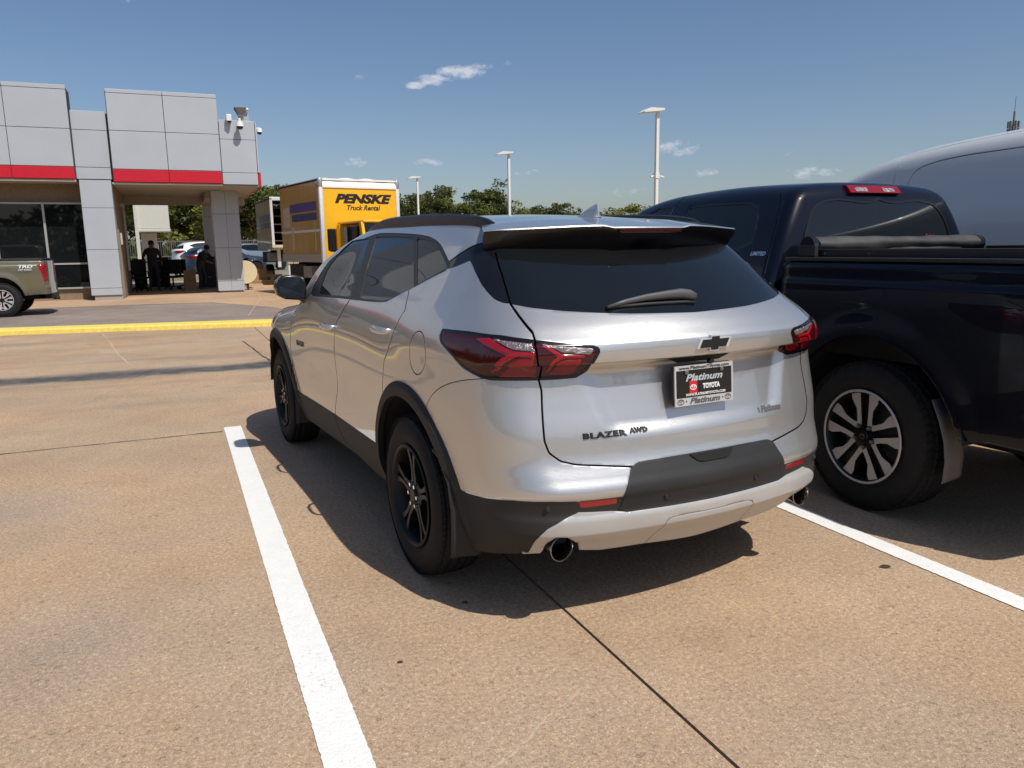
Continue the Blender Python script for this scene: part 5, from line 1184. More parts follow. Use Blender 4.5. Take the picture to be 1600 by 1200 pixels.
    # ---- door handles
    def sidey(x,z):
        lo,hi=.3,1.3
        for _ in range(24):
            m_=(lo+hi)/2
            if blz_f(np.array(x),np.array(m_),np.array(z))<0: lo=m_
            else: hi=m_
        return lo
    for sy in (-1,1):
        for hx,hz in ((-.385,1.108),(-1.40,1.040)):
            yb=sidey(hx,hz); pts=[(hx-.115,sy*(yb-.004),hz-.004),(hx-.095,sy*(yb+.022),hz-.002),(hx-.05,sy*(yb+.038),hz),(hx+.02,sy*(yb+.042),hz+.001),(hx+.075,sy*(yb+.036),hz),(hx+.105,sy*(yb+.018),hz),(hx+.115,sy*(yb-.006),hz)]
            mb=MB(); mb.path(pts,[.012,.014,.016,.017,.0165,.015,.013],n=12,flat=.55); mb.build('door_handle',SILVER,root,smooth=True)
            mb=MB(); mb.lathe([(0,.0),(.028,.001),(.034,.004)],24,axis=1,c=(hx,sy*(yb-.001),hz)); 
    # ---- exhaust tips
    for sy in (-1,1):
        mb=MB(); mb.lathe([(.044,-.28),(.044,.0),(.049,.015),(.051,.028),(.048,.031),(.044,.024),(.041,-.05),(.040,-.25),(0,-.25)],40,axis=0,c=(.832,sy*.640,.358)); mb.build('exhaust_tip',mat('smoked_chrome',(.35,.33,.31),.16,metal=1.),root,auto=40)
        mb=MB(); mb.lathe([(0,-.02),(.042,-.02)],30,axis=0,c=(.78,sy*.640,.358)); mb.build('exhaust_bore',DARK,root)
    # ---- mud flaps behind the wheels
    for sy in (-1,1):
        for cx in (0,-2.863):
            pf=[(.30,.66),(.375,.64),(.455,.56),(.485,.44),(.482,.34),(.472,.25),(.465,.24)]
            V=[];F_=[]; 
            ysl=[.79,.83,.87,.91,.935]
            for j,y in enumerate(ysl):
                for x,z in pf: V.append((cx+x+(.03 if j<2 else .012*(4-j)/2)*(1 if z<.5 else 0),sy*(y if z<.5 else max(y,.86+.015*j)),z+(.02 if j==0 and z<.3 else 0)))
            m_=len(pf)
            for j in range(len(ysl)-1):
                for i in range(m_-1): F_.append((j*m_+i,(j+1)*m_+i,(j+1)*m_+i+1,j*m_+i+1))
            o=obj('mud_flap',V,F_,CLAD,root,smooth=True); sm=o.modifiers.new('thickness','SOLIDIFY'); sm.thickness=.008; sm.offset=0
    # ---- wheels
    w0=bpy.data.objects.new('wheel',None); coll(w0,root); w0.location=(0,-.940,HW)
    tyre(w0,.376,.236,.235); rim_barrel(w0,.228,.2,RIMB); disc_brake(w0,.15,.10)
    leg=[(.048,.003),(.048,.030),(.085,.026),(.13,.022),(.18,.036),(.224,.060),(.226,.030),(.18,.012),(.13,.004)]
    spokes(w0,.225,5,[leg,[(r,-t) for r,t in leg][::-1]],.035,.018,.030,RIMB)
    hub(w0,.075,.030,6,.052,RIMB,lm=CHROME)
    for (x,sy) in ((-2.863,-1),(0,1),(-2.863,1)):
        c=copy_tree(w0,root); c.location=(x,sy*.940,HW); c.rotation_euler=(0,.6 if x<0 else 0,PI if sy>0 else 0)
    # ---- tailgate furniture
    sx=lambda y,z: float(surf_x(blz_f,y,z))
    def lettering(name,txt,y,z,size,m_,par,shear=0.,sxx=1.,thick=.004,bold=0.,xoff=0.,plane=None,space=1.,w=None):
        V,F_=text_mesh(txt,size,shear,sxx,0,bold,space=space)
        xs=[v[0] for v in V]; 
        if w: f=w/(max(xs)-min(xs)); V=[(v[0]*f,v[1],0) for v in V]
        a=np.array(V)
        if plane is None: X=surf_x(blz_f,y+a[:,0],z+a[:,1])
        else: X=plane[0]+plane[1]*(z+a[:,1]-plane[2])
        n=len(V); V3=[(X[i]+thick+xoff,y+a[i,0],z+a[i,1]) for i in range(n)]
        FF=[tuple(f) for f in F_]
        if thick>.0015:
            ed={}
            for f in F_:
                for i in range(len(f)):
                    k=tuple(sorted((f[i],f[(i+1)%len(f)]))); ed[k]=None if k in ed else (f[i],f[(i+1)%len(f)])
            V3+=[(X[i]+xoff,y+a[i,0],z+a[i,1]) for i in range(n)]
            FF+=[(a_,b_,b_+n,a_+n) for e_ in ed.values() if e_ for a_,b_ in [e_]]
        o=obj(name,V3,FF,m_,par)
        bm=bmesh.new(); bm.from_mesh(o.data); bmesh.ops.recalc_face_normals(bm,faces=bm.faces); bm.to_mesh(o.data); bm.free(); return o
    lettering('model_lettering','BLAZER',-.462,.788,.029,BLACKP,root,0,1.,.005,.0011,space=1.15,w=.180)
    lettering('model_lettering','AWD',-.316,.7925,.024,BLACKP,root,.0,1.,.005,.0012,space=1.1,w=.078)
    st=lettering('dealer_sticker','Platinum',.392,.797,.034,GREYP,root,.32,1.,.0012,.0022,w=.130); 
    mb=MB(); V=[(-.072,-.012),(-.080,-.006),(-.074,.000),(-.083,.007),(-.070,.012),(-.066,.002)]
    a=[(sx(.39+u,.797+v)+.0009,.39+u,.797+v) for u,v in V]; mb.add(a,[tuple(range(6))]); mb.build('dealer_star',GREYP,st)
    # bow-tie badge
    def bow(s_): 
        w_,h_,c_=.0835*s_,.0185*s_+0,.0200*s_; H=.0305*s_; k_=.009
        return [(-w_+k_,h_),(-c_-.002,h_),(-c_,H),(c_+.004,H),(c_+.004,h_),(w_,h_),(w_-.016,-h_),(c_,-h_),(c_-.002,-H),(-c_-.004,-H),(-c_-.004,-h_),(-w_-.006,-h_)]
    y0,z0=.012,1.112; n=12
    for nm,s_,o1,o2,m_ in (('badge_surround',1.0,.001,.011,mat('badge_silver',(.62,.64,.66),.25,metal=.35)),('badge_face',.86,.011,.0125,BLACKP)):
        q=bow(s_); X=[sx(y0+u,z0+v) for u,v in q]; xm=max(X)
        mb=MB(); mb.add([(xm+o2,y0+u,z0+v) for u,v in q]+[(x+o1-.006,y0+u,z0+v) for x,(u,v) in zip(X,q)],[tuple(range(n)),tuple(range(2*n-1,n-1,-1))]+[(i,(i+1)%n,n+(i+1)%n,n+i) for i in range(n)])
        bd=mb.build(nm,m_,root)
    # wiper
    pts=[]; rr=[]
    for y,z,r in ((-.385,1.262,.006),(-.30,1.278,.010),(-.20,1.290,.014),(-.10,1.296,.018),(-.03,1.298,.022),(.01,1.292,.022),(.035,1.284,.014)):
        pts.append((sx(y,z)+.024,y,z)); rr.append(r)
    mb=MB(); mb.path(pts,rr,n=12,flat=.7); mb.build('wiper',mat('weathered_wiper_plastic',(.075,.075,.078),.45),root,smooth=True)
    mb=MB(); mb.path([(sx(y,z)+.008,y,z) for y,z in ((-.385,1.258),(-.2,1.266),(-.02,1.266),(.02,1.262))],.007,n=6); mb.build('wiper_blade',PLASTIC,root,smooth=True)
    # parking sensors, gate release, camera
    for y,z in ((-.704,.532),(-.23,.531),(.239,.535),(.704,.532)):
        lo=sx(y,z); mb=MB(); mb.lathe([(0,.002),(.008,.002),(.0085,.0),(.0105,.0),(.0115,.0025),(.0125,0)],24,axis=0,c=(lo+(.006 if abs(y)<.4 else .005),y,z)); mb.build('parking_sensor',CLAD,root,auto=30)
    mb=MB(); V=[(-.105,.676),(.118,.676),(.098,.652),(.075,.645),(-.05,.645),(-.075,.652)]; mb.add([(sx(u,v)+.0115,u,v) for u,v in V]+[(sx(u,v)-.03,u,v) for u,v in V],[tuple(range(6))]+[(i,(i+1)%6,6+(i+1)%6,6+i) for i in range(6)]); mb.build('gate_release_recess',DARK,root)
    mb=MB(); V=[(-.16,1.052),(.15,1.052),(.11,1.030),(-.10,1.030)]; mb.add([(sx(0,1.02)+.004+.02*(v>1.04),u,v) for u,v in V]+[(.86,u,v) for u,v in V],[(0,1,2,3)]+[(i,(i+1)%4,4+(i+1)%4,4+i) for i in range(4)]); mb.build('plate_light_recess',PLASTIC,root)
    mb=MB(); mb.lathe([(0,.022),(.009,.02),(.012,.012),(.012,0)],20,axis=0,c=(.912,.02,1.038)); mb.build('reversing_camera',GBLACK,root,auto=40)
    # licence plate
    yc,zc=-.008,.948; x0=.9135; sl=-.06
    PX=lambda z: x0+sl*(z-zc)
    def slab(name,w_,h_,xa,xb,m_,par,r_=.012,y=yc,z=zc):
        q=[]
        for (cx_,cz_,a0) in ((w_/2-r_,h_/2-r_,0),(-w_/2+r_,h_/2-r_,90),(-w_/2+r_,-h_/2+r_,180),(w_/2-r_,-h_/2+r_,270)):
            for i in range(5):
                t=math.radians(a0+22.5*i); q.append((cx_+r_*math.cos(t),cz_+r_*math.sin(t)))
        n=len(q); mb=MB(); mb.add([(PX(z+v)+xb,y+u,z+v) for u,v in q]+[(PX(z+v)+xa,y+u,z+v) for u,v in q],[tuple(range(n)),tuple(range(2*n-1,n-1,-1))]+[(i,(i+1)%n,n+(i+1)%n,n+i) for i in range(n)]); return mb.build(name,m_,par)
    pl=slab('licence_plate',.306,.155,.0,.012,mat('black_plate_insert',(.010,.011,.012),.3),root,.012)
    fm_=mat('grey_plate_frame',(.52,.53,.53),.35,metal=.2)
    def bar(name,u0,u1,v0,v1,o1,o2,m_,par):
        mb=MB(); mb.add([(PX(zc+v)+o,yc+u,zc+v) for o in (o1,o2) for u,v in ((u0,v0),(u1,v0),(u1,v1),(u0,v1))],[(0,3,2,1),(4,5,6,7),(0,1,5,4),(1,2,6,5),(2,3,7,6),(3,0,4,7)]); return mb.build(name,m_,par)
    fr=slab('plate_frame',.318,.168,-.004,.010,PLASTIC,root,.012)
    bar('frame_rail',-.157,.157,.064,.083,.011,.0165,fm_,fr); bar('frame_rail',-.157,.157,-.083,-.051,.011,.0165,fm_,fr)
    bar('frame_stile',-.158,-.150,-.051,.064,.011,.0165,fm_,fr); bar('frame_stile',.150,.158,-.051,.064,.011,.0165,fm_,fr)
    pp=lambda o:(x0+o,sl,zc)
    lettering('frame_lettering','www.PlatinumToyota.com',yc,zc+.0735,.018,BLACKP,fr,0,1.,.001,.0004,plane=pp(.0168),w=.27)
    lettering('frame_lettering','Platinum',yc,zc-.066,.033,GREYP,fr,.3,1.,.001,.0012,plane=pp(.0168),w=.165)
    lettering('plate_lettering','Platinum',yc+.0,zc+.030,.040,mat('silver_print',(.42,.45,.48),.4),pl,.3,1.,.001,.0012,plane=pp(.0125),w=.20)
    lettering('plate_lettering','TOYOTA',yc+.040,zc-.010,.028,WHITEP,pl,0,1.,.001,.0016,plane=pp(.0125),w=.094)
    lettering('plate_lettering','WWW.PLATINUMTOYOTA.COM',yc+.01,zc-.040,.0145,WHITEP,pl,0,1.,.001,.0005,plane=pp(.0125),w=.215)
    bar('red_panel',-.078,-.036,-.034,.018,.0122,.0132,REDP,pl)
    def emblem(par,cy_,cz_,s_,m_,o):
        mb=MB()
        for (a_,b_,dy,dz) in ((1.,.68,0,0),(.62,.27,0,.24),(.30,.62,0,0)):
            n=28; V=[]
            for rr_ in (1.,.78 if a_==1 else .66):
                for i in range(n):
                    t=2*PI*i/n; v=cz_+dz*s_+b_*s_*rr_*math.sin(t)*(1 if rr_==1. or a_==1. else 1.05); V.append((PX(v)+o,cy_+dy*s_+a_*s_*rr_*math.cos(t),v))
            mb.add(V,[(i,(i+1)%n,n+(i+1)%n,n+i) for i in range(n)])
        return mb.build('oval_emblem',m_,par)
    emblem(pl,yc-.057,zc-.009,.0175,WHITEP,.0136)
    for s_ in (-1,1): emblem(fr,yc+s_*.128,zc-.066,.0185,GREYP,.0170); bar('frame_dot',s_*.098-.003,s_*.098+.003,-.068,-.062,.0166,.0172,BLACKP,fr)
    for s_ in (-1,1): 
        mb=MB(); mb.tube((PX(zc+.058)+.012,yc+s_*.095,zc+.056),(PX(zc+.058)+.019,yc+s_*.095,zc+.056),.009,n=14); mb.tube((PX(zc+.058)+.019,yc+s_*.095,zc+.056),(PX(zc+.058)+.021,yc+s_*.095,zc+.056),.005,n=8); mb.build('plate_screw',STEEL,fr,auto=40)
    for o_ in (pl,fr): o_.scale=(1,.95,.95); o_.location=(0,yc*.05-.008,zc*.05)
    # side lettering on the front door
    V,F_=text_mesh('BLAZER',.045,0,1.2,0,.002)
    a=np.array(V); 
    obj('model_lettering',[(-2.16+u,-sidey(-2.16+u,.854+v)-.003,.854+v) for u,v in a[:,:2]],F_,BLACKP,root)
    return root
build_crossover()
# big pickup: x back from rear axle, y right, z up
_bS=cr([.40,.5,.6,.8,1.0,1.15,1.25,1.262,1.285,1.36,1.42],[.90,.94,.965,.985,.996,.994,.990,.988,.975,.968,.955])
def bed_f(x,y,z):
    y=y/.965
    a=np.abs(y); r=np.hypot(x,z-.42)
    S=_bS(z)+.018*np.clip((.72-r)/.14,0,1)**2*(3-2*np.clip((.72-r)/.14,0,1))*sst(.35,.6,z)
    S=S-.012*bump(z,1.16,.05)*sst(-.6,-.2,x)*0
    S=S-.05*np.clip(x-.75,0,1)
    g=smax(a-S,x-(1.17-.05*a**2+.03*(1-sst(.5,.62,z))),.12)
    g=smax(g,-.70-x,.05); return smax(g,z-1.385,.04)
_cS=cr([.40,.5,.65,.85,1.1,1.22,1.30,1.45,1.6,1.75,1.85,1.95],[.90,.94,.97,.985,.985,.975,.955,.905,.84,.755,.685,.56])
_cR=cr([.4,1.25,1.5,1.75,1.86,1.95],[-.745,-.745,-.765,-.82,-.87,-.95])
_cT=cr([-4.9,-4.6,-3.8,-3.45,-3.0,-2.6,-2.2,-1.6,-1.2,-.85,-.6],[1.05,1.20,1.28,1.33,1.66,1.85,1.90,1.915,1.905,1.88,1.84])
def cab_f(x,y,z):
    y=y/.965
    a=np.abs(y); S=_cS(z)-.03*sst(1.3,1.9,z)*np.clip(-2.2-x,0,2)
    r=np.hypot(x+3.70,z-.42); S=S+.025*np.clip((.70-r)/.14,0,1)**2*(3-2*np.clip((.70-r)/.14,0,1))*sst(.35,.6,z)
    T=_cT(x)-.055*a**2-.04*a**4
    g=smax(a-S,x-(_cR(z)-.05*a**2),.09); g=smax(g,-4.68+.3*a**2-x,.2)
    return smax(g,(z-T),.08)
_vS=cr([.35,.5,.8,1.2,1.6,2.0,2.2,2.4,2.6],[.92,.97,.995,1.0,.98,.92,.875,.80,.70])
_vT=cr([-6.6,-6.3,-5.6,-5.0,-4.6,-4.2,-3.9,-3.6,-3.2,-2.6,-1.5,0,1.2],[.95,1.08,1.22,1.52,1.82,2.10,2.235,2.315,2.37,2.41,2.44,2.455,2.45])
def van_f(x,y,z):
    a=np.abs(y); S=_vS(z)-.03*np.clip(-3.6-x,0,3)**1.3
    g=smax(a-S,x-1.1,.12); g=smax(g,-6.55+.35*a**2-x,.25)
    return smax(g,(z-(_vT(x)-.06*a**2)),.14)
tfeat_json={"rglass": [[0.4757, 0.2428], [0.4743, 0.4072], [0.4928, 0.476], [0.567, 0.5317], [1.3898, 0.7008], [0.6327, 0.5498], [0.5502, 0.4747], [0.5181, 0.3562], [0.4992, 0.2366]], "sglass": [[-0.7712, 0.4503], [-0.7434, 0.4843], [-0.3595, 0.4841], [0.0332, 0.4729], [0.1268, 0.3384], [0.1368, 0.194], [-0.5277, 0.1621]], "fglass": [[-1.2746, 0.4537], [-1.1788, 0.4802], [-0.9737, 0.4803], [-0.9636, 0.4382]], "door": [[0.2423, 0.4926], [0.2903, 0.4415], [0.3148, 0.3185], [0.3123, 0.1846], [0.3066, 0.0931]], "brk": [[0.7628, 0.7524], [1.0209, 0.713], [0.8949, 0.6917]], "lim": [[0.1708, 0.1716], [0.3042, 0.1652]], "stickW": [[0.5119, 0.2611], [0.5961, 0.2882]], "stickR": [[0.6974, 0.3295], [0.5435, 0.2863]]}
# ------------------------------------------------------------ simple skins shared by the other vehicles
def grid(f,xc,xf,zs,z0,st,stf=None,tmax=4.):
    L=xc-xf; u=lin(-L-PI/2*SA,-L,.06)+lin(-L,0,stf or st)+lin(0,PI/2*SA,st)+[PI/2*SA]; t=lin(z0-zs,0,st)+lin(0,PI/2*EA,st)+[PI/2*EA]
    return Surf(f,xc,xf,zs,u,t,tmax)
def seam(L,w=.003): return lambda P,U: sdline(U,L)-w
def unifaces(lab,F):
    g_={}
    for f,l in zip(F,lab): g_.setdefault(l,[]).append(f)
    return g_
def build_pickup(root,scale,PM,features,wheel_r,tail=True):
    sx_,sy_,sz_=scale
    fb=lambda x,y,z: bed_f(x/sx_,y/sy_,z/sz_); fcab=lambda x,y,z: cab_f(x/sx_,y/sy_,z/sz_)
    B=(-1,1); HZ=.42*sz_
    # cargo bed
    S=grid(fb,.7*sx_,-.5*sx_,1.2*sz_,.42*sz_,.016); sk=Skin(S)
    arch=lambda P,U: np.where(U[...,0]<.6,np.hypot(P[...,0]/sx_,(P[...,2]-HZ)/sz_)-.565,1.)
    und=lambda P,U: P[...,2]/sz_-(.515+.02*sst(.4,.8,P[...,0]))
    tl=lambda P,U: sdpoly(np.stack([U[...,0],P[...,2]/sz_],-1),np.array([(.20,1.26),(.26,1.30),(.44,1.30),(.44,.84),(.30,.86),(.27,1.05)]))
    bmp=lambda P,U: np.maximum(P[...,2]/sz_-.80+.42*(1-sst(.12,.42,U[...,0])),.0*U[...,0]-1)
    for c in (arch,und,lambda P,U:np.abs(P[...,2]/sz_-1.262)-.0 if 0 else und(P,U),tl,bmp): sk.split(c)
    F,cP,cU=sk.faces(); lab=np.array(['bed_side']*len(F),dtype=object)
    lab[(cP[:,2]/sz_>1.372)&(np.abs(cP[:,1])<.86*sy_)]='drop'
    lab[(bmp(cP,cU)<0)&(cU[:,0]>.12)]='rear_bumper'
    lab[tl(cP,cU)<0]='tail_lamp'
    lab[arch(cP,cU)<0]='drop'; lab[und(cP,cU)<0]='drop'
    g_=unifaces(lab,F)
    skin_part('cargo_bed',sk,g_['bed_side'],PM,root,soft=.3,flange=.03)
    if 'tail_lamp' in g_:
        for s_ in B: skin_part('tail_lamp',sk,g_['tail_lamp'],LENSB if tail=='bright' else LENSD,root,(s_,),off=.004,soft=.5)
    if 'rear_bumper' in g_: skin_part('rear_bumper',sk,g_['rear_bumper'],PM,root,off=.012,soft=.5,flange=.03)
    # bed floor, inner walls, rails
    x0,x1=-.68*sx_,1.10*sx_; yw=.86*sy_; zt=1.385*sz_
    def bx(n,m_,a,b,bev=0,par=None): mb=MB(); mb.box(a,b,bev=bev); return mb.build(n,m_,par or root,auto=40 if bev else None)
    bx('bed_floor',DARK,(x0,-yw,.85*sz_),(x1,yw,.88*sz_)); bx('bed_front_wall',DARK,(x0-.01,-yw,.88*sz_),(x0+.01,yw,zt-.02))
    for s_ in B:
        bx('bed_inner_wall',DARK,(x0,min(s_*yw,s_*(yw-.02)),.88*sz_),(x1,max(s_*yw,s_*(yw-.02)),zt-.01))
        bx('rail_cap',PLASTIC,(x0-.02,min(s_*.92*sy_,s_*.82*sy_),zt-.002),(1.08*sx_,max(s_*.92*sy_,s_*.82*sy_),zt+.020),.007)
    # cab
    S=grid(fcab,-1.2*sx_,-4.2*sx_,1.2*sz_,.42*sz_,.017,.022); sk=Skin(S)
    arch2=lambda P,U: np.hypot(P[...,0]/sx_+3.70,(P[...,2]-HZ)/sz_)-.565
    und2=lambda P,U: P[...,2]/sz_-.50
    fe={k:np.array(v) for k,v in features.items()}
    RG=np.array([S.uv(np.array(q)*np.array(scale)) for q in ((-.75,.70,1.27),(-.775,.69,1.36),(-.79,.683,1.49),(-.805,.65,1.60),(-.818,.615,1.68),(-.83,.56,1.74),(-.838,.47,1.768),(-.842,.30,1.778),(-.83,.001,1.782))]+[(PI/2*SA+.1,.655),(PI/2*SA+.1,.05)])
    RG[-2,1]=RG[-3,1]; RG[-3,0]=PI/2*SA
    RG=np.vstack([[RG[0]],chaikin(RG[1:-2],2,False),RG[-2:]])
    RG,SG,FG=RG,chaikin(fe['sglass'],1),fe['fglass']
    ws=lambda P,U: np.maximum.reduce([-(P[...,0]/sx_+3.38),P[...,0]/sx_+2.66,np.abs(P[...,1])/sy_-.66,1.34-P[...,2]/sz_])
    ft=lambda P,U: sdpoly(U,FG)
    door=fe['door']; dl=np.vstack([door,[[.27,-.1]],[[.25,-.3]],[[.20,-.7]]]); d2=np.array([(-.93,.60),(-.95,.2),(-1.0,0),(-1.0,-.7)]); d3=np.array([(-1.98,.2),(-2.0,0),(-2.02,-.7)])
    cuts=[arch2,und2,lambda P,U:sdpoly(U,RG),lambda P,U:sdpoly(U,RG)+.012,lambda P,U:sdpoly(U,SG),lambda P,U:sdpoly(U,SG)+.014,ft,ws]
    for c in cuts: sk.split(c)
    def sgn(L):
        def g(P,U):
            d=sdline(U,L); i=np.argmin([np.hypot(U[...,0]-(p[0]),U[...,1]-(p[1])) for p in L],0); i=np.clip(i,0,len(L)-2); a=L[i]; b=L[i+1]
            c=(b[...,0]-a[...,0])*(U[...,1]-a[...,1])-(b[...,1]-a[...,1])*(U[...,0]-a[...,0]); return np.where(c>0,d,-d)
        return g
    for L in (dl,d2,d3):
        for w_ in (-.003,.003): sk.split((lambda L,w_:lambda P,U:sgn(L)(P,U)+w_)(L,w_))
    F,cP,cU=sk.faces(); lab=np.array(['cab_body']*len(F),dtype=object)
    for L in (dl,d2,d3): lab[sdline(cU,L)<.003]='drop'
    q=sdpoly(cU,RG); lab[q<0]='rear_seal'; lab[q<-.012]='rear_window'
    q=sdpoly(cU,SG); lab[q<0]='side_seal'; lab[q<-.014]='side_window'; lab[ft(cP,cU)<0]='side_window'
    lab[ws(cP,cU)<0]='windscreen'; lab[arch2(cP,cU)<0]='drop'; lab[und2(cP,cU)<0]='drop'
    g_=unifaces(lab,F)
    skin_part('cab_body',sk,g_['cab_body'],PM,root,soft=.3,flange=.02)
    skin_part('rear_window',sk,g_['rear_window'],GLASSD,root,off=-.004,flange=.003)
    skin_part('window_seal',sk,g_['rear_seal'],GBLACK,root,off=.001,soft=.1,flange=.006)
    for s_ in B: skin_part('side_window',sk,g_['side_window'],GLASSD,root,(s_,),off=-.004,flange=.003); skin_part('window_seal',sk,g_['side_seal'],GBLACK,root,(s_,),off=-.001,soft=.3)
    skin_part('windscreen',sk,g_['windscreen'],GLASSD,root)
    skin_shell('inner_shell',S,.03,DARK,root,lambda c: np.hypot(c[0]/sx_+3.70,(c[2]-HZ)/sz_)<.60 and abs(c[1])>.4 or c[2]<.55*sz_,step=3)
    for cx in (0,-3.70*sx_):
        for sy in B:
            mb=MB(); n=20; V=[]
            for i in range(n+1):
                t=math.radians(8+164*i/n); rr_=.60*sz_; V+=[(cx+rr_*math.cos(t),sy*.95*sy_,HZ+rr_*math.sin(t)),(cx+rr_*math.cos(t),sy*.5,HZ+rr_*math.sin(t))]
            mb.add(V,[(2*i,2*i+1,2*i+3,2*i+2) for i in range(n)]+[tuple(2*i+1 for i in range(n+1))]); mb.build('wheel_housing',BULB,root)
    mb=MB(); mb.box((-4.2*sx_,-.5,.40*sz_),(1.0*sx_,.5,.52*sz_)); mb.box((-3.*sx_,-.85*sy_,.44*sz_),(-.8*sx_,.85*sy_,.54*sz_)); mb.tube((0,-.8*sy_,HZ),(0,.8*sy_,HZ),.05); mb.build('underbody',DARK,root)
    return fb,fcab,S
TF=tfeat_json
# ------------------------------------------------------------ dark pickup beside the crossover
root=thing('pickup_truck','dark navy pickup with a rolled-up bed cover, parked to the right of the silver crossover','pickup truck',(4.40,3.05,0),-PI/2)
fb,fcab,CS=build_pickup(root,(1,1,1),NAVY,TF,.42)
hf=.42
w0=bpy.data.objects.new('wheel',None); coll(w0,root); w0.location=(0,-.965,hf)
tyre(w0,.425,.262,.285,1.); rim_barrel(w0,.256,.22,RIMB,RIMS); disc_brake(w0,.17,.12)
leg=[(.060,.018),(.064,.052),(.10,.050),(.15,.056),(.20,.088),(.250,.096),(.256,.060),(.253,.030),(.18,.026),(.12,.022)]
spokes(w0,.255,5,[leg,[(r,-t) for r,t in leg][::-1]],.04,.016,.030,RIMB,RIMS)
spokes(w0,.255,5,[[(.06,-.018),(.06,.018),(.25,.028),(.25,-.028)]],.02,.045,.05,RIMB,name='pocket_web')
hub(w0,.075,.028,5,.062,GBLACK,lm=STEEL)
mb=MB()
for (a_,b_,dz) in ((.020,.015,0),(.012,.006,.004),(.006,.014,0)):
    n=24; V=[(rr_*a_*math.cos(2*PI*i/n),.0145,dz+rr_*b_*math.sin(2*PI*i/n)) for rr_ in (1,.75) for i in range(n)]; mb.add(V,[(i,(i+1)%n,n+(i+1)%n,n+i) for i in range(n)])
mb.build('hub_emblem',CHROME,w0)
for (x,sy) in ((-3.70,-1),(0,1),(-3.70,1)):
    c=copy_tree(w0,root); c.location=(x,sy*.965,hf); c.rotation_euler=(0,.5 if x<0 else 0,PI if sy>0 else 0)
# mud flap
FLAP=mat('grey_rubber_mud_flap',(.15,.14,.13),.6,var=.12,dirt=.2)
for sy in (-1,):
    V=[];F_=[]; pf=[(.37,.70),(.42,.60),(.455,.50),(.47,.40),(.465,.30),(.46,.285)]; ysl=[.76,.80,.85,.90,.945]
    for j,y in enumerate(ysl):
        for x,z in pf: V.append((x+.01*j,sy*y,z+(.015 if j in(0,4) and z<.24 else 0)))
    m_=len(pf)
    for j in range(len(ysl)-1):
        for i in range(m_-1): F_.append((j*m_+i,(j+1)*m_+i,(j+1)*m_+i+1,j*m_+i+1))
    o=obj('mud_flap',V,F_,FLAP,root,smooth=True); sm=o.modifiers.new('thickness','SOLIDIFY'); sm.thickness=.007; sm.offset=0
# roof brake lamp
V=[]; ys=np.linspace(-.27,.19,14); zz=(1.808,1.858)
def cabx(y,z): return float(surf_x(lambda x,yy,z_: fcab(x-2.5,yy,z_),y,z,.3,2.5))-2.5
for y in ys:
    for z,o_ in ((1.806,.006),(1.812,.020),(1.850,.020),(1.862,.006)): V.append((cabx(y,min(z,1.85))+o_+.012,y,z))
n=len(ys); F_=[(i*4+j,(i+1)*4+j,(i+1)*4+j+1,i*4+j+1) for i in range(n-1) for j in range(3)]
V+=[(x-.06,y,z) for x,y,z in V]; m_=4*n
F_+=[(i*4,i*4+m_,(i+1)*4+m_,(i+1)*4) for i in range(n-1)]+[(i*4+3,(i+1)*4+3,(i+1)*4+3+m_,i*4+3+m_) for i in range(n-1)]+[(0,1,1+m_,m_),(1,2,2+m_,1+m_),(2,3,3+m_,2+m_)]+[(m_-4+j,m_-4+j+m_,m_-3+j+m_,m_-3+j) for j in range(3)]
bl=obj('roof_brake_lamp',V,F_,LENSR,root); 
for y0_,y1_ in ((-.215,-.115),(.03,.135)):
    V=[(cabx(y,z)+.0335,y,z) for y,z in ((y0_,1.82),(y1_,1.82),(y1_,1.846),(y0_,1.846))]; V+=[(x-.01,y,z) for x,y,z in V]
    mb=MB(); mb.add(V,[(0,1,2,3),(0,4,5,1),(1,5,6,2),(2,6,7,3),(3,7,4,0)]); mb.build('cargo_light_lens',LENSW,bl)
# badges and stickers
V,F_=text_mesh('LIMITED',.034,.25,1.15,0,.001); a=np.array(V)
def caby(x,z):
    lo,hi=.3,1.2
    for _ in range(22):
        m2=(lo+hi)/2
        if fcab(np.array(x),np.array(m2),np.array(z))<0: lo=m2
        else: hi=m2
    return lo
obj('trim_lettering',[(-.98+v[0],-caby(-.98+v[0],1.424+v[1])-.003,1.424+v[1]) for v in V],F_,CHROME,root)
WSK=mat('white_sticker',(.7,.7,.7),.5)
mb=MB(); n=28; V=[]
for rr_ in (1.,.86):
    for i in range(n): t=2*PI*i/n; y,z=-.635+.052*rr_*math.cos(t),1.492+.034*rr_*math.sin(t); V.append((cabx(y,z)+.002,y,z))
mb.add(V,[(i,(i+1)%n,n+(i+1)%n,n+i) for i in range(n)]); 
for q in ([(-.04,-.004),(-.015,.012),(.0,.004),(.018,.014),(.042,-.002),(.02,-.006),(.0,-.012),(-.02,-.006)],): mb.add([(cabx(-.635+u,1.492+v)+.002,-.635+u,1.492+v) for u,v in q],[tuple(range(len(q)))])
mb.build('oval_sticker',WSK,root)
V,F_=text_mesh('Outlaw',.06,.3,.9,0,.0005); 
V,F_=text_mesh('Gratitude',.05,.35,.8,0,.0004)
obj('red_script_sticker',[(cabx(.45+v[0]*.62,1.52+v[1])+.002,.45+v[0]*.62,1.52+v[1]) for v in V],F_,REDP,root)
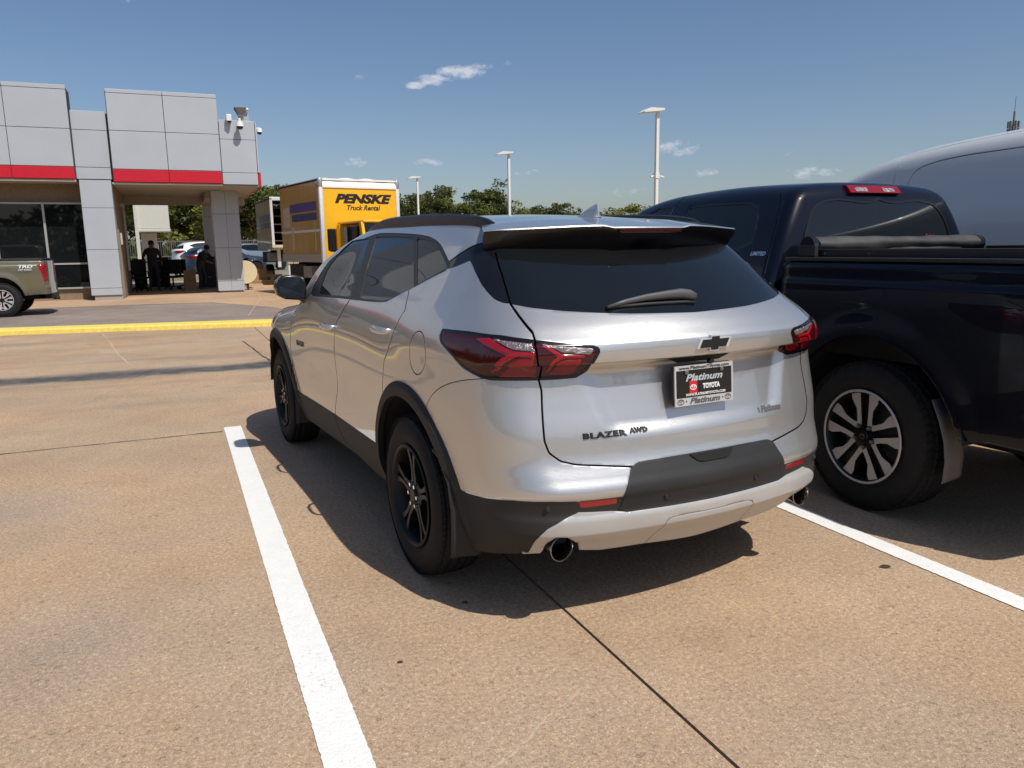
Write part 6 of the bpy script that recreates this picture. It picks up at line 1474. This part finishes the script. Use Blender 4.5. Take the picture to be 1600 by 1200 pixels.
# rolled bed cover and its tracks
VIN=mat('worn_black_vinyl',(.040,.040,.038),.55,var=.3,vscale=5,bump=.4,bscale=14)
rc=bpy.data.objects.new('rolled_bed_cover',None); coll(rc,root)
mb=MB(); n=40; V=[];F_=[]; k=22
for i in range(n+1):
    y=-.835+1.42*i/n; 
    for j in range(k):
        t=2*PI*j/k; rr_=.050+.0035*math.sin(3*t+y*5)+.002*math.sin(y*23+2*t)+(.004 if j<2 else 0); V.append((-.55+rr_*math.cos(t)*1.05,y,1.478+rr_*math.sin(t)*.92))
F_=[(i*k+j,i*k+(j+1)%k,(i+1)*k+(j+1)%k,(i+1)*k+j) for i in range(n) for j in range(k)]; mb.add(V,F_); mb.build('vinyl_roll',VIN,rc,smooth=True)
for y in (-.885,.585): mb=MB(); mb.tube((-.55,y,1.47),(-.55,y+.05,1.47),.058,.054,n=24); mb.build('end_cap',GBLACK,rc,auto=40)
mb=MB(); mb.box((-.62,-.89,1.405),(-.48,-.86,1.48),bev=.008); mb.build('end_bracket',PLASTIC,rc)
mb=MB(); mb.path([(-.60,-.86,1.442),(-.52,-.2,1.446),(-.52,.4,1.442),(-.55,.57,1.44)],.014,n=8); mb.build('strap',VIN,rc)
for s_ in (-1,1): mb=MB(); mb.box((-.66,min(s_*.80,s_*.845),1.395),(1.10,max(s_*.80,s_*.845),1.452),bev=.006); mb.build('cover_track',PLASTIC,root,auto=40)
mb=MB(); mb.box((-.67,-.80,1.40),(-.60,.80,1.45),bev=.006); mb.build('front_track',PLASTIC,root,auto=40)
for x in (-.44,-.12): mb=MB(); mb.tube((x,-.845,1.425),(x,-.853,1.425),.007,n=8); mb.build('track_bolt',CHROME,root)
# ------------------------------------------------------------ grey van
vroot=thing('cargo_van','tall grey-blue windowless cargo van parked beyond the dark pickup','van',(7.2,1.9,0),-PI/2)
S=grid(van_f,.6,-5.6,1.2,.36,.035,.035); sk=Skin(S)
ar=lambda P,U: np.minimum(np.hypot(P[...,0],P[...,2]-.36),np.hypot(P[...,0]+3.75,P[...,2]-.36))-.44
vs=[np.array([(-4.14,1.0),(-4.09,.60),(-4.08,.2),(-4.1,-.1),(-4.15,-.8)])]
pan=[np.array([(p[0]-.6,T_) for p,T_ in zip([(-3.34,),(-3.31,),(-3.16,),(-2.86,),(-2.31,),(-1.6,),(.4,)],[.5,.555,.583,.60,.605,.61,.61])]),np.array([(-4.10,.655),(-3.85,.66),(-2.9,.695),(.0,.70)])]
pan[0]=chaikin(np.vstack([[(-3.98,-.1)],[(-3.97,.40)],pan[0][1:]]),3,False)
sk.split(ar)
wsv=lambda P,U: np.maximum.reduce([P[...,0]+4.15,-P[...,0]-5.15,np.abs(P[...,1])-.70,1.25-P[...,2]])
sdw=lambda P,U: sdpoly(U,np.array([(-5.3,.05),(-4.25,.05),(-4.22,.5),(-4.7,.45)]))
sk.split(wsv); sk.split(sdw)
def signed(L):
    def g(P,U):
        best=None
        for i in range(len(L)-1):
            a,b=L[i],L[i+1]; ex,ey=b-a; wx,wy=U[...,0]-a[0],U[...,1]-a[1]; t=np.clip((wx*ex+wy*ey)/(ex*ex+ey*ey),0,1); d=np.hypot(wx-ex*t,wy-ey*t); s_=np.sign(ex*wy-ey*wx)*d
            best=s_ if best is None else np.where(d<np.abs(best),s_,best)
        return best
    return g
for L in vs+pan:
    for w_ in (-.0022,.0022): sk.split((lambda L,w_:lambda P,U:signed(L)(P,U)+w_)(L,w_))
F,cP,cU=sk.faces(); lab=np.array(['van_body']*len(F),dtype=object)
for L in vs+pan: lab[sdline(cU,L)<.0022]='gap'
lab[wsv(cP,cU)<0]='windscreen'; lab[sdw(cP,cU)<0]='side_window'; lab[ar(cP,cU)<0]='drop'
g_=unifaces(lab,F)
skin_part('van_body',sk,g_['van_body'],VANGREY,vroot,flange=.01); skin_part('windscreen',sk,g_['windscreen'],GLASSD,vroot); 
for s_ in (-1,1): skin_part('side_window',sk,g_['side_window'],GLASSD,vroot,(s_,))
skin_part('panel_seam',sk,g_['gap'],mat('van_seam_shadow_gap',(.05,.058,.068),.6),vroot,off=-.006,flange=0)
for x in (0,-3.75):
    for sy in (-1,1):
        w_=bpy.data.objects.new('wheel',None); coll(w_,vroot); w_.location=(x,sy*.97,.36); w_.rotation_euler=(0,0,PI if sy>0 else 0)
        mb=MB(); mb.lathe([(.21,.03),(.23,.0),(.33,.0),(.36,.03),(.36,.22),(.2,.22)],40); mb.build('tyre',RUB,w_,auto=40); mb=MB(); mb.lathe([(0,.03),(.1,.03),(.21,.06),(.22,.02)],30); mb.build('rim',STEEL,w_,auto=40)
mb=MB(); mb.box((-6.2,-.75,.3),(1.,.75,.4)); mb.build('underbody',DARK,vroot)
# ------------------------------------------------------------ khaki pickup by the kerb (nose to the left, out of the picture)
kroot=thing('pickup_truck','khaki metallic pickup with black and silver wheels crossing in front of the showroom windows','pickup truck',(-3.60,21.42,.104),0)
KS=(.80,.93,.905)
build_pickup(kroot,KS,BRONZE,TF,.39,tail='bright')
HZ=.38
w0=bpy.data.objects.new('wheel',None); coll(w0,kroot); w0.location=(0,-.93,HZ)
tyre(w0,.385,.228,.26,1.,n=70); rim_barrel(w0,.222,.2,RIMB,RIMS)
leg=[(.05,.010),(.055,.040),(.12,.036),(.17,.075),(.215,.095),(.222,.02),(.16,.016)]
spokes(w0,.22,6,[leg,[(r,-t) for r,t in leg][::-1]],.03,.014,.03,RIMB,RIMS); hub(w0,.07,.03,6,.05,RIMB)
for (x,sy) in ((-3.70*KS[0],-1),(0,1),(-3.70*KS[0],1)):
    c=copy_tree(w0,kroot); c.location=(x,sy*.93,HZ); c.rotation_euler=(0,0,PI if sy>0 else 0)
V,F_=text_mesh('TRD',.15,.25,1.1,0,.006); obj('side_lettering',[(.52+v[0]*.9,-.925,1.12+v[1]*.62) for v in V],F_,WHITEP,kroot)
V,F_=text_mesh('OFF ROAD',.05,.2,1.1,0,.001); obj('side_lettering',[(.52+v[0],-.932,1.05+v[1]) for v in V],F_,WHITEP,kroot)
mb=MB(); mb.box((.66,-.5,.36),(.97,.5,.50),bev=.03); mb.tube((.9,-.06,.36),(1.04,-.06,.36),.04,n=10); mb.build('tow_hitch',TD,kroot)
mb=MB(); mb.box((-.60,-.80,1.262),(.84,.80,1.30),bev=.01); mb.build('bed_cover',PLASTIC,kroot)
# ------------------------------------------------------------ cars parked far behind the building
far=obj('back_lot',[(-30,40.5,.10),(40,40.5,.10),(40,43,.38),(-30,43,.38),(40,64,.42),(-30,64,.42)],[(0,1,2,3),(3,2,4,5)],FARG); tag(far,kind='structure')
def far_car(loc,rz,m_,label,sc_=1.):
    t=thing('parked_car',label,'car',loc,rz,'cars parked behind the building'); t.scale=(sc_,)*3
    L=.1+2.9; S=Surf(blz_f,.1,-2.9,1.18,lin(-L-PI/2*SA,-L,.12)+lin(-L,0,.07)+lin(0,PI/2*SA,.07)+[PI/2*SA],lin(.25-1.18,0,.06)+lin(0,PI/2*EA,.07)+[PI/2*EA]); sk=Skin(S)
    dlo=chaikin(FE['dlo'],1); ar=lambda P,U: np.minimum(np.hypot(P[...,0],P[...,2]-.37),np.hypot(P[...,0]+2.863,P[...,2]-.37))-.44
    gl=lambda P,U: np.maximum.reduce([.35-U[...,0],.06-U[...,1],U[...,1]-.27]); ws=lambda P,U: np.maximum.reduce([-(P[...,0]+2.42),P[...,0]+1.5,np.abs(P[...,1])-.62,1.2-P[...,2]])
    lp=chaikin(FE['lamp'],0) if 0 else FE['lamp']
    for c in (lambda P,U:sdpoly(U,dlo),ar,gl,ws,lambda P,U:sdpoly(U,lp)): sk.split(c)
    F,cP,cU=sk.faces(); lab=np.array(['car_body']*len(F),dtype=object)
    lab[sdpoly(cU,dlo)<0]='side_window'; lab[gl(cP,cU)<0]='rear_window'; lab[ws(cP,cU)<0]='windscreen'; lab[sdpoly(cU,lp)<0]='tail_lamp'; lab[ar(cP,cU)<0]='drop'
    for n_,fs in unifaces(lab,F).items():
        if n_!='drop':
            mm_=m_ if n_=='car_body' else (LENSR if n_=='tail_lamp' else GLASSD)
            if n_ in('side_window','tail_lamp'):
                for s_ in (-1,1): skin_part(n_,sk,fs,mm_,t,(s_,),flange=0)
            else: skin_part(n_,sk,fs,mm_,t,flange=0)
    for x in (0,-2.863):
        for sy in (-1,1): mb=MB(); mb.lathe([(0,.02),(.22,.03),(.24,0),(.36,.01),(.37,.2),(0,.2)],24,c=(x,sy*.93 if sy<0 else .73,.37)); mb.build('wheel',RUB,t,auto=40)
WPT=paint('white_car_paint',(.72,.72,.71),.0,.4,0.); BPT=paint('dark_blue_car_paint',(.02,.035,.06),.3,.35); SBP=paint('pale_blue_car_paint',(.25,.31,.36),.4,.35)

far_car((.9,47.5,.40),PI+.15,WPT,'white crossover seen between the two men, farthest of the three cars'); far_car((1.3,43.6,.22),PI+.35,BPT,'dark blue car in front of the white crossover behind the canopy',.93); far_car((3.0,45.2,.36),PI+.6,SBP,'pale blue car half hidden by the canopy column',.93)
